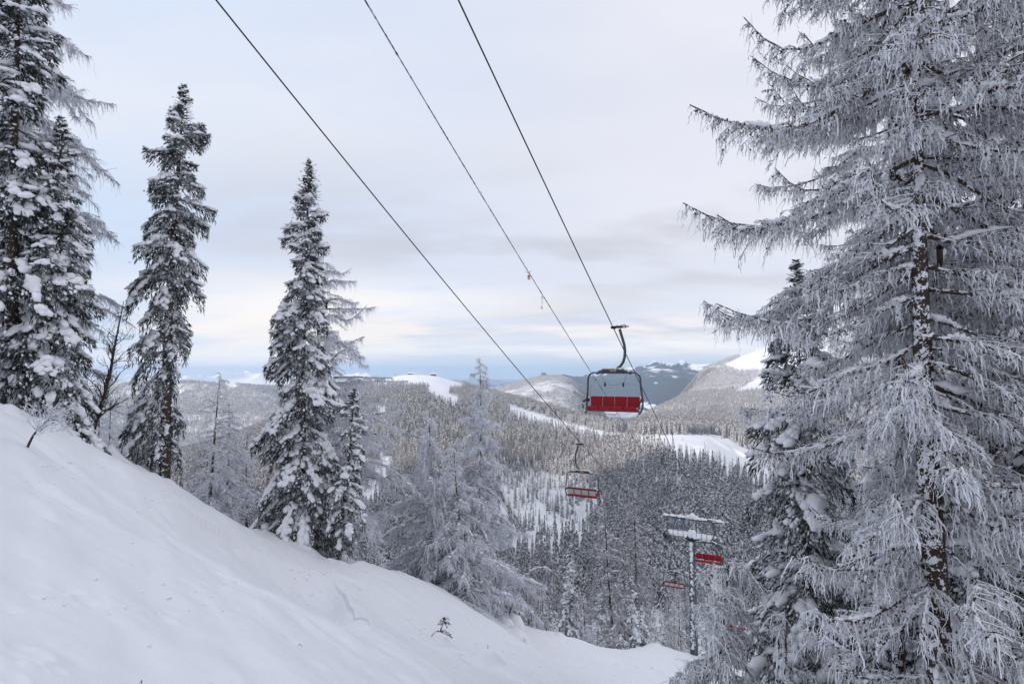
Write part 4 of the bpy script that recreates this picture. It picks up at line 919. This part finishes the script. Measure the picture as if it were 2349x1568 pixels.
hero('spruce_tree', spruce, 24, 2160, 21, 2130, -80, 'dark spruce deep behind the huge right larch, seen through its twigs', 'spruce tree', 3.6, r0=.24, clear=0, droop=1.3, curtain=.6, prof=.55, snowy=1.3, bsize=1.4, gap=0, tw=.026, tl=.24, dens=80, nb=8, nmat=M_needleN)
hero('spruce_tree', spruce, 25, 2370, 17, 2340, -150, 'tall dark spruce in the background of the upper right corner', 'spruce tree', 3.4, r0=.24, clear=0, droop=1.3, curtain=.6, prof=.55, snowy=1.3, bsize=1.4, gap=0, tw=.026, tl=.24, dens=80, nb=8, nmat=M_needleN)
hero('spruce_tree', spruce, 26, 1985, 12.5, 1990, 1330, 'low dark spruce under the huge right larch at the bottom of the picture', 'spruce tree', 1.6, r0=.1, clear=0, droop=1.3, curtain=.5, prof=.7, snowy=1.5, bsize=1.1, gap=0, tw=.019, tl=.16, dens=160, nb=9, nmat=M_needleN)
hero('larch_tree', larch, 27, 1640, 14.5, 1672, 1285, 'young weeping larch thick with rime in front of the pylon foot', 'larch tree', 1.25, r0=.055, clear=.05, nb=13, hang=44, tw=0.013, hl=.42, up=.25, tipdroop=.7, sec=4, snow=.5, cones=0, prof=.25, mat_t=M_twigN, pads=.8)
hero('larch_tree', larch, 28, 1790, 13, 1800, 1400, 'young rimed larch at the bottom between the weeping larch and the dark spruce', 'larch tree', 0.9, r0=.06, clear=.05, nb=9, hang=36, tw=.009, hl=.38, up=.2, tipdroop=.5, sec=4, snow=.5, prof=.4, mat_t=M_twigN)
# sapling half buried, stick, bush, bare tree, arched larch
def stem_plant(name, label, cat, pts, rads, mats, extra=None, seed=1):
    pts = np.array(pts, float); b = pts[0].copy(); r = empty(name, b, label, cat); g = Geo(); g.tubes(pts-b, np.array(rads), 8); obj('stem', g, mats, r, smooth=True); return r, b
def bare_tree(name, label, seed, bpx, Y, path, r0, nb, bl, mat_, rime=False, gnarl=.25):
    rs = np.random.RandomState(seed); b = np.array(base_at(bpx, Y, -.3) if not rime else base_hit(bpx, Y)); Y = b[1]; pts = [b]+[P(x, y, Y+dy) for x, y, dy in path]; pts = np.array(pts)
    q = np.linspace(0, len(pts)-1, 30); sm = np.stack([np.interp(q, range(len(pts)), pts[:, k]) for k in range(3)], -1)
    for _ in range(3): sm[1:-1] = (sm[:-2]+sm[2:]+2*sm[1:-1])/4
    r = empty(name, b, label, 'tree'); g = Geo(); g.tubes(sm-b, np.linspace(r0, r0*.12, 30), 9); obj('trunk', g, M_barkclean if not rime else M_bark, r, smooth=True)
    gb = Geo(); gt = Geo(); lvl = [(sm[int(k)], unit(sm[min(29, int(k)+1)]-sm[int(k)-1]), bl*(1.25-k/29), r0*.42*(1.2-k/29)) for k in rs.uniform(6, 29, nb)]
    for gen in range(3):
        nxt = []
        for (p, d, L_, R_) in lvl:
            side = unit(rs.randn(3)); v = unit(d*.7+side*.75+np.array([0, 0, .18])); K = 6; seg = [p]; vv = v
            for k in range(K-1): vv = unit(vv+rs.randn(3)*gnarl+np.array([0, 0, .06])); seg.append(seg[-1]+vv*L_/(K-1))
            seg = np.array(seg); (gb if gen < 2 else gt).tubes(seg-b, R_*np.linspace(1, .35, K), 5 if gen == 0 else 3)
            if gen < 2:
                for k in range(5 if gen == 0 else 4): m = rs.randint(1, K); nxt.append((seg[m], unit(seg[m]-seg[m-1]), L_*.52, max(R_*.5, .006)))
        lvl = nxt
    obj('branches', gb, mat_, r); obj('twigs', gt, mat_, r); return r
bare_tree('bare_tree', 'thin leafless dark tree with twisted twigs leaning right between the left spruces', 3, 203, 23.5, [(215,980,0),(235,925,0),(252,860,0),(262,800,0),(272,750,0),(284,690,0)], .10, 22, 1.3, M_barkclean)
bare_tree('frosted_bush', 'small frosted bush bowed down on the snow beneath the left spruces', 4, 62, 1015, [(75,1000,-.1),(92,978,-.1),(112,962,-.1),(132,962,-.1),(150,985,-.1)], .03, 34, .62, M_twig, True)
def arch_larch(label, seed, Y, path, r0, hangd, mat_, tw, hl):
    rs = np.random.RandomState(seed); pts = np.array([P(x, y, Y) for x, y in path]); b = pts[0].copy(); q = np.linspace(0, len(pts)-1, 40); sm = np.stack([np.interp(q, range(len(pts)), pts[:, k]) for k in range(3)], -1)
    for _ in range(6): sm[1:-1] = (sm[:-2]+sm[2:]+2*sm[1:-1])/4
    r = empty('larch_tree', b, label, 'larch tree'); sm = sm-b; g = Geo(); g.tubes(sm, np.linspace(r0, r0*.2, 40), 8); obj('trunk', g, M_bark, r, smooth=True)
    g = Geo(); n = hangd; k = rs.uniform(8, 39, n); p = np.stack([np.interp(k, range(40), sm[:, j]) for j in range(3)], -1); d = rs.randn(n, 3)*[.8, .8, .15]; d = unit(d); ll = rs.uniform(.3, 1.3, n)*hl
    P3 = []
    for s in np.linspace(0, 1, 6): x = p+d*(ll*s*.8)[:, None]; x[:, 2] -= ll*s*s*.5; P3.append(x)
    P3 = np.stack(P3, 1); g.tubes(P3, tw*1.8*np.ones((n, 1))*np.linspace(1, .4, 6)[None], 4); obj('branches', g, mat_, r)
    g = Geo(); m = n*16; i = rs.randint(0, n, m); j = rs.randint(1, 6, m); pp = P3[i, j]; dd = d[i]*.2+rs.randn(m, 3)*.2; l2 = rs.uniform(.1, .5, m)*hl
    pts3 = []
    for s in np.linspace(0, 1, 4): x = pp+dd*(l2*s)[:, None]; x[:, 2] -= l2*s; pts3.append(x)
    g.tubes(np.stack(pts3, 1), tw*np.ones((m, 1))*np.linspace(1, .5, 4)[None], 3); obj('crown', g, mat_, r)
    g = Geo(); kk = np.arange(12, 37); g.blobs(sm[kk]+[0, 0, r0*.7], np.eye(3)[None]*(rs.uniform(.7, 1.5, len(kk))*r0*.9)[:, None, None]*np.array([1.6, .9, .6])[None, :, None], ICO1, 0, rs, .2); obj('snow_load', g, M_snow, r, smooth=True)
arch_larch('young larch bent over in an arch at the slope edge, its snowy top hanging right', 5, 46, [(1156,1450),(1170,1400),(1185,1355),(1200,1325),(1225,1304),(1252,1300),(1272,1318)], .09, 70, M_twigB, .011, 1.6)
arch_larch('arched frosted larch bowing over beside the leaning brown larch', 6, 64, [(1448,1440),(1446,1380),(1442,1310),(1436,1260),(1418,1232),(1395,1240),(1370,1270)], .08, 60, M_twigB, .012, 2.0)
# sapling
b = np.array(base_hit(1012, 1470)); Ys_ = b[1]; top = P(1016, 1411, Ys_); r = empty('spruce_sapling', b, 'half-buried spruce sapling poking crookedly out of the open snow slope', 'sapling'); rs = np.random.RandomState(9)
st = np.array([[0, 0, 0], [.05, 0, .3], [-.02, 0, .6], [.10, 0, .85], [.16, 0, top[2]-b[2]]]); g = Geo(); g.tubes(st, np.array([.03, .026, .02, .014, .006]), 6); obj('stem', g, M_barkclean, r)
g = Geo(); gs = Geo(); HH = top[2]-b[2]
for (z, n, L_) in ((.45, 60, .42), (.55, 60, .38), (HH*.78, 45, .26), (HH*.9, 40, .2), (HH*.97, 20, .12)):
    c = np.array([np.interp(z, st[:, 2], st[:, 0]), 0, z]); k = rs.randint(0, 5, n); az = k*1.257+.4+rs.randn(n)*.12; s = rs.rand(n); p = c+np.stack([np.cos(az)*s*L_, np.sin(az)*s*L_, -s*s*L_*.55+.0*s], -1); d = unit(np.stack([np.cos(az), np.sin(az), -.6+0*az], -1)+rs.randn(n, 3)*.45)
    g.tubes(np.stack([p-d*.04, p, p+d*.09], 1), np.full((n, 1), .016)*np.array([.6, 1, .2])[None], 3); m = 9; az2 = rs.randint(0, 5, m)*1.257+.4; s2 = rs.uniform(.3, .9, m); gs.blobs(c+np.stack([np.cos(az2)*s2*L_, np.sin(az2)*s2*L_, .03-s2*s2*L_*.55], -1), np.eye(3)[None]*rs.uniform(.025, .06, m)[:, None, None], ICO1, 0, rs, .2)
obj('needles', g, M_needleN, r); obj('snow_load', gs, M_snow, r, smooth=True)
b = np.array(base_hit(1119, 1504)); g = Geo(); zz = np.linspace(0, P(1119, 1478, b[1])[2]-b[2], 9); g.tubes(np.stack([rs.randn(9)*.006, 0*zz, zz], -1), np.full(9, .017)*rs.uniform(.8, 1.3, 9), 6); o = obj('wooden_stick', g, M_bark); o.location = b; tag(o, 'thin dark stick sticking straight up from the snow right of the half-buried sapling', 'stick')
rs = np.random.RandomState(44); g = Geo(); n = 26; pts = []
while len(pts) < n:
    p = gz_raw_point(rs.uniform(0, 1500), rs.uniform(1000, 1567))
    if p[2] < 0: pts.append((p[0], p[1], hz(p[0], p[1])+.012))
pts = np.array(pts); aa = rs.rand(n)*6.28; ll = rs.uniform(.012, .04, n)*(1+np.hypot(pts[:, 0], pts[:, 1])/9); d = np.stack([np.cos(aa), np.sin(aa), rs.uniform(0, .3, n)], -1)*ll[:, None]
g.tubes(np.stack([pts-d*.5, pts+rs.randn(n, 3)*.01, pts+d*.5], 1), rs.uniform(.002, .005, n)[:, None]*np.ones((1, 3)), 3); o = obj('fallen_twigs', g, M_barkclean); tag(o, kind='stuff')
g = Geo(); pts = []
for (cx_, cy_, n, sx, sy) in ((380,1125,26,40,16),(690,1300,40,60,22),(120,1050,26,60,20),(780,1340,22,40,18),(560,1330,18,120,60),(1000,1420,16,90,25),(300,1350,14,200,80),(1150,1470,24,90,20),(1400,1520,20,90,15)):
    for k in range(n):
        p = gz_raw_point(cx_+rs.randn()*sx, min(1560, cy_+abs(rs.randn())*sy))
        if p[1] < 56: pts.append((p[0], p[1], hz(p[0], p[1])+.01))
pts = np.array(pts); q = rs.uniform(.025, .085, len(pts))*np.clip(np.hypot(pts[:, 0], pts[:, 1])/24, .12, 1.6)
g.blobs(pts, np.eye(3)[None]*q[:, None, None]*np.array([1.1, 1, .7])[None, :, None], ICO1, 0, rs, .25); o = obj('snow_clumps', g, M_snow, smooth=True); tag(o, kind='stuff')
# brush and larches on the drop behind the skyline, and the young wood below the pylon
rs = np.random.RandomState(21)
LM = [tree_meshes(larch(60+i, 13, 3.0, nb=5, hang=14, tw=.019, hl=.42, sec=2.2, S=3, mat_t=M_twigB if i % 2 else M_twig, snow=.5, up=.12, K=3, pads=1.5, prof=.6)) for i in range(4)]
SM = [tree_meshes(spruce(70+i, 13, 1.9, clear=.02, nb=5.5, dens=42, tw=.04, tl=.34, snowy=1.7, bsize=1.9, droop=1.3, r0=.13, gap=.05)) for i in range(2)]
spots = []
for px in range(425, 660, 19): spots.append((px+rs.randn()*6, rs.uniform(36, 60), 'L', rs.uniform(.4, .85)))
for px in (225, 250, 285, 300, 325, 345): spots.append((px, rs.uniform(29, 36), 'L', rs.uniform(.28, .5)))
for px in range(790, 1160, 22): spots.append((px+rs.randn()*8, rs.uniform(44, 80), 'L' if rs.rand() < .8 else 'S', rs.uniform(.45, .95)))
for px in range(1160, 1570, 17): spots.append((px+rs.randn()*7, rs.uniform(58, 95), 'L' if rs.rand() < .72 else 'S', rs.uniform(.4, .9)))
for px in range(1000, 1700, 14): spots.append((px+rs.randn()*10, rs.uniform(95, 175), 'L' if rs.rand() < .5 else 'S', rs.uniform(.75, 1.25)))
for px in range(440, 1000, 22): spots.append((px+rs.randn()*10, rs.uniform(80, 170), 'L' if rs.rand() < .5 else 'S', rs.uniform(.7, 1.2)))
for (px, Y, k, s) in spots:
    b = base_at(px, Y, -.3); ms = LM[rs.randint(4)] if k == 'L' else SM[rs.randint(2)]
    if Y < 66 and px < 700: lab, grp = 'low brownish frosted larch in the brush just behind the left edge of the snow slope', 'young larches behind the left slope edge'
    elif k == 'L': lab, grp = 'slender frosted larch on the steep drop behind the skyline of the snow slope', 'larches below the edge of the snow slope'
    else: lab, grp = 'middle-sized snowy spruce on the steep drop behind the skyline of the snow slope', 'spruces below the edge of the snow slope'
    place_tree('larch_tree' if k == 'L' else 'spruce_tree', ms, b, lab, 'larch tree' if k == 'L' else 'spruce tree', grp, s, rs.rand()*6.28, (rs.randn()*.03, rs.randn()*.03))
print('trees', round(time.time()-T0, 1))
# ------------------------------------------------------------------ world, sun, haze, camera
SUN_B, SUN_E = -128, 15
w = bpy.data.worlds.new('World'); scene.world = w; w.use_nodes = True; nt = w.node_tree; nt.nodes.clear()
out = nt.nodes.new('ShaderNodeOutputWorld'); sky = nt.nodes.new('ShaderNodeTexSky'); sky.sky_type = 'NISHITA'; sky.sun_disc = False; sky.sun_elevation = rad(SUN_E); sky.sun_rotation = rad(SUN_B); sky.altitude = 1700
bg1 = N(nt, 'ShaderNodeBackground', Strength=.09); L(nt, sky.outputs[0], bg1.inputs[0])
tc = nt.nodes.new('ShaderNodeTexCoord'); sx = nt.nodes.new('ShaderNodeSeparateXYZ'); L(nt, tc.outputs['Generated'], sx.inputs[0]); Xo, Yo, Zo = sx.outputs
def mr(f, a, b, c=0., d=1., smooth=True):
    n = nt.nodes.new('ShaderNodeMapRange'); n.interpolation_type = 'SMOOTHSTEP' if smooth else 'LINEAR'; L(nt, f, n.inputs[0])
    for i, v in zip((1, 2, 3, 4), (a, b, c, d)): n.inputs[i].default_value = v
    return n.outputs[0]
zc = math_n(nt, 'ADD', math_n(nt, 'MAXIMUM', Zo, 0), .15)
cv = nt.nodes.new('ShaderNodeCombineXYZ'); L(nt, math_n(nt, 'DIVIDE', Xo, zc), cv.inputs[0]); L(nt, math_n(nt, 'DIVIDE', Yo, zc), cv.inputs[1])
mp = nt.nodes.new('ShaderNodeMapping'); L(nt, cv.outputs[0], mp.inputs[0]); mp.inputs['Rotation'].default_value = (0, 0, rad(14)); mp.inputs['Scale'].default_value = (.55, 1.0, 1)
big = noise(nt, .75, 6, .52, mp.outputs[0]); fine = noise(nt, 1.5, 5, .5, mp.outputs[0]); low = noise(nt, .42, 4, .5, mp.outputs[0])
zen = mixc(nt, mr(math_n(nt, 'ADD', Xo, math_n(nt, 'MULTIPLY', math_n(nt, 'SUBTRACT', low, .5), 1.2)), -.75, .25), (.58, .68, .84), (.68, .69, .775))
c1 = mixc(nt, mr(big, .38, .66), zen, (.79, .795, .85))
# darker grey sheet low in the sky and cream breaks under it
band = math_n(nt, 'MULTIPLY', mr(Zo, .02, .10), math_n(nt, 'SUBTRACT', 1.0, mr(Zo, .20, .46)))
c2 = mixc(nt, math_n(nt, 'MULTIPLY', band, math_n(nt, 'MULTIPLY', mr(fine, .42, .66), mr(Xo, -.75, .15, .35, .95))), c1, (.50, .51, .575))
c3 = mixc(nt, math_n(nt, 'MULTIPLY', math_n(nt, 'SUBTRACT', 1.0, mr(Zo, .05, .30)), mr(big, .45, .66)), c2, (.95, .90, .855))
pk = math_n(nt, 'MULTIPLY', math_n(nt, 'SUBTRACT', 1.0, mr(Zo, .07, .13)), mr(noise(nt, .9, 4, .55, mp.outputs[0]), .50, .60))
c3 = mixc(nt, math_n(nt, 'MULTIPLY', pk, .7), c3, (.95, .87, .80))
hor = math_n(nt, 'SUBTRACT', 1.0, mr(math_n(nt, 'ADD', Zo, math_n(nt, 'MULTIPLY', math_n(nt, 'SUBTRACT', fine, .5), .02)), .004, .05))
left_ = mr(math_n(nt, 'ADD', Xo, math_n(nt, 'MULTIPLY', math_n(nt, 'SUBTRACT', low, .5), .4)), -.42, -.22)
hc = mixc(nt, left_, (1.0, .94, .88), (.60, .68, .77))
c4 = mixc(nt, math_n(nt, 'MULTIPLY', hor, .92), c3, hc)
c4 = mixc(nt, mr(Zo, -.014, -.08), c4, (.35, .37, .42))
bg2 = N(nt, 'ShaderNodeBackground', Strength=1.12); L(nt, c4, bg2.inputs[0])
ms = nt.nodes.new('ShaderNodeMixShader'); ms.inputs[0].default_value = .93; L(nt, bg1.outputs[0], ms.inputs[1]); L(nt, bg2.outputs[0], ms.inputs[2]); L(nt, ms.outputs[0], out.inputs[0])
sl = bpy.data.lights.new('sun', 'SUN'); sl.energy = 3.0; sl.angle = rad(1.2); sl.color = (1, .88, .76); so = link(bpy.data.objects.new('sun', sl))
sd_ = Vector((math.sin(rad(SUN_B))*math.cos(rad(SUN_E)), math.cos(rad(SUN_B))*math.cos(rad(SUN_E)), math.sin(rad(SUN_E)))); so.rotation_euler = sd_.to_track_quat('Z', 'Y').to_euler(); so.location = (0, 0, 40)
HAZE = True
if HAZE:
    g = Geo(); g.box((0, 18000, -90), (96000, 60000, 1060)); hm = bpy.data.materials.new('haze_air'); hm.use_nodes = True; hn = hm.node_tree; hn.nodes.remove(hn.nodes['Principled BSDF'])
    pv = N(hn, 'ShaderNodeVolumePrincipled', Density=3.6e-5, Anisotropy=.0); pv.inputs['Color'].default_value = (.54, .73, .98, 1); hn.links.new(pv.outputs[0], hn.nodes['Material Output'].inputs['Volume'])
    o = obj('haze', g, hm); tag(o, kind='stuff')
cam = bpy.data.cameras.new('camera'); co = link(bpy.data.objects.new('camera', cam)); cam.sensor_width = 36; cam.lens = 36*FPX/2349; cam.clip_end = 300000; cam.clip_start = .05
co.location = (0, 0, 0); co.rotation_euler = (math.pi/2+PITCH, 0, 0); scene.camera = co
scene.view_settings.view_transform = 'Standard'; scene.view_settings.look = 'None'; scene.view_settings.exposure = .11; scene.view_settings.gamma = 1
scene.render.engine = 'CYCLES'; scene.cycles.volume_bounces = 1; scene.cycles.max_bounces = 6; scene.cycles.diffuse_bounces = 3; scene.cycles.transparent_max_bounces = 8
print('done', round(time.time()-T0, 1))
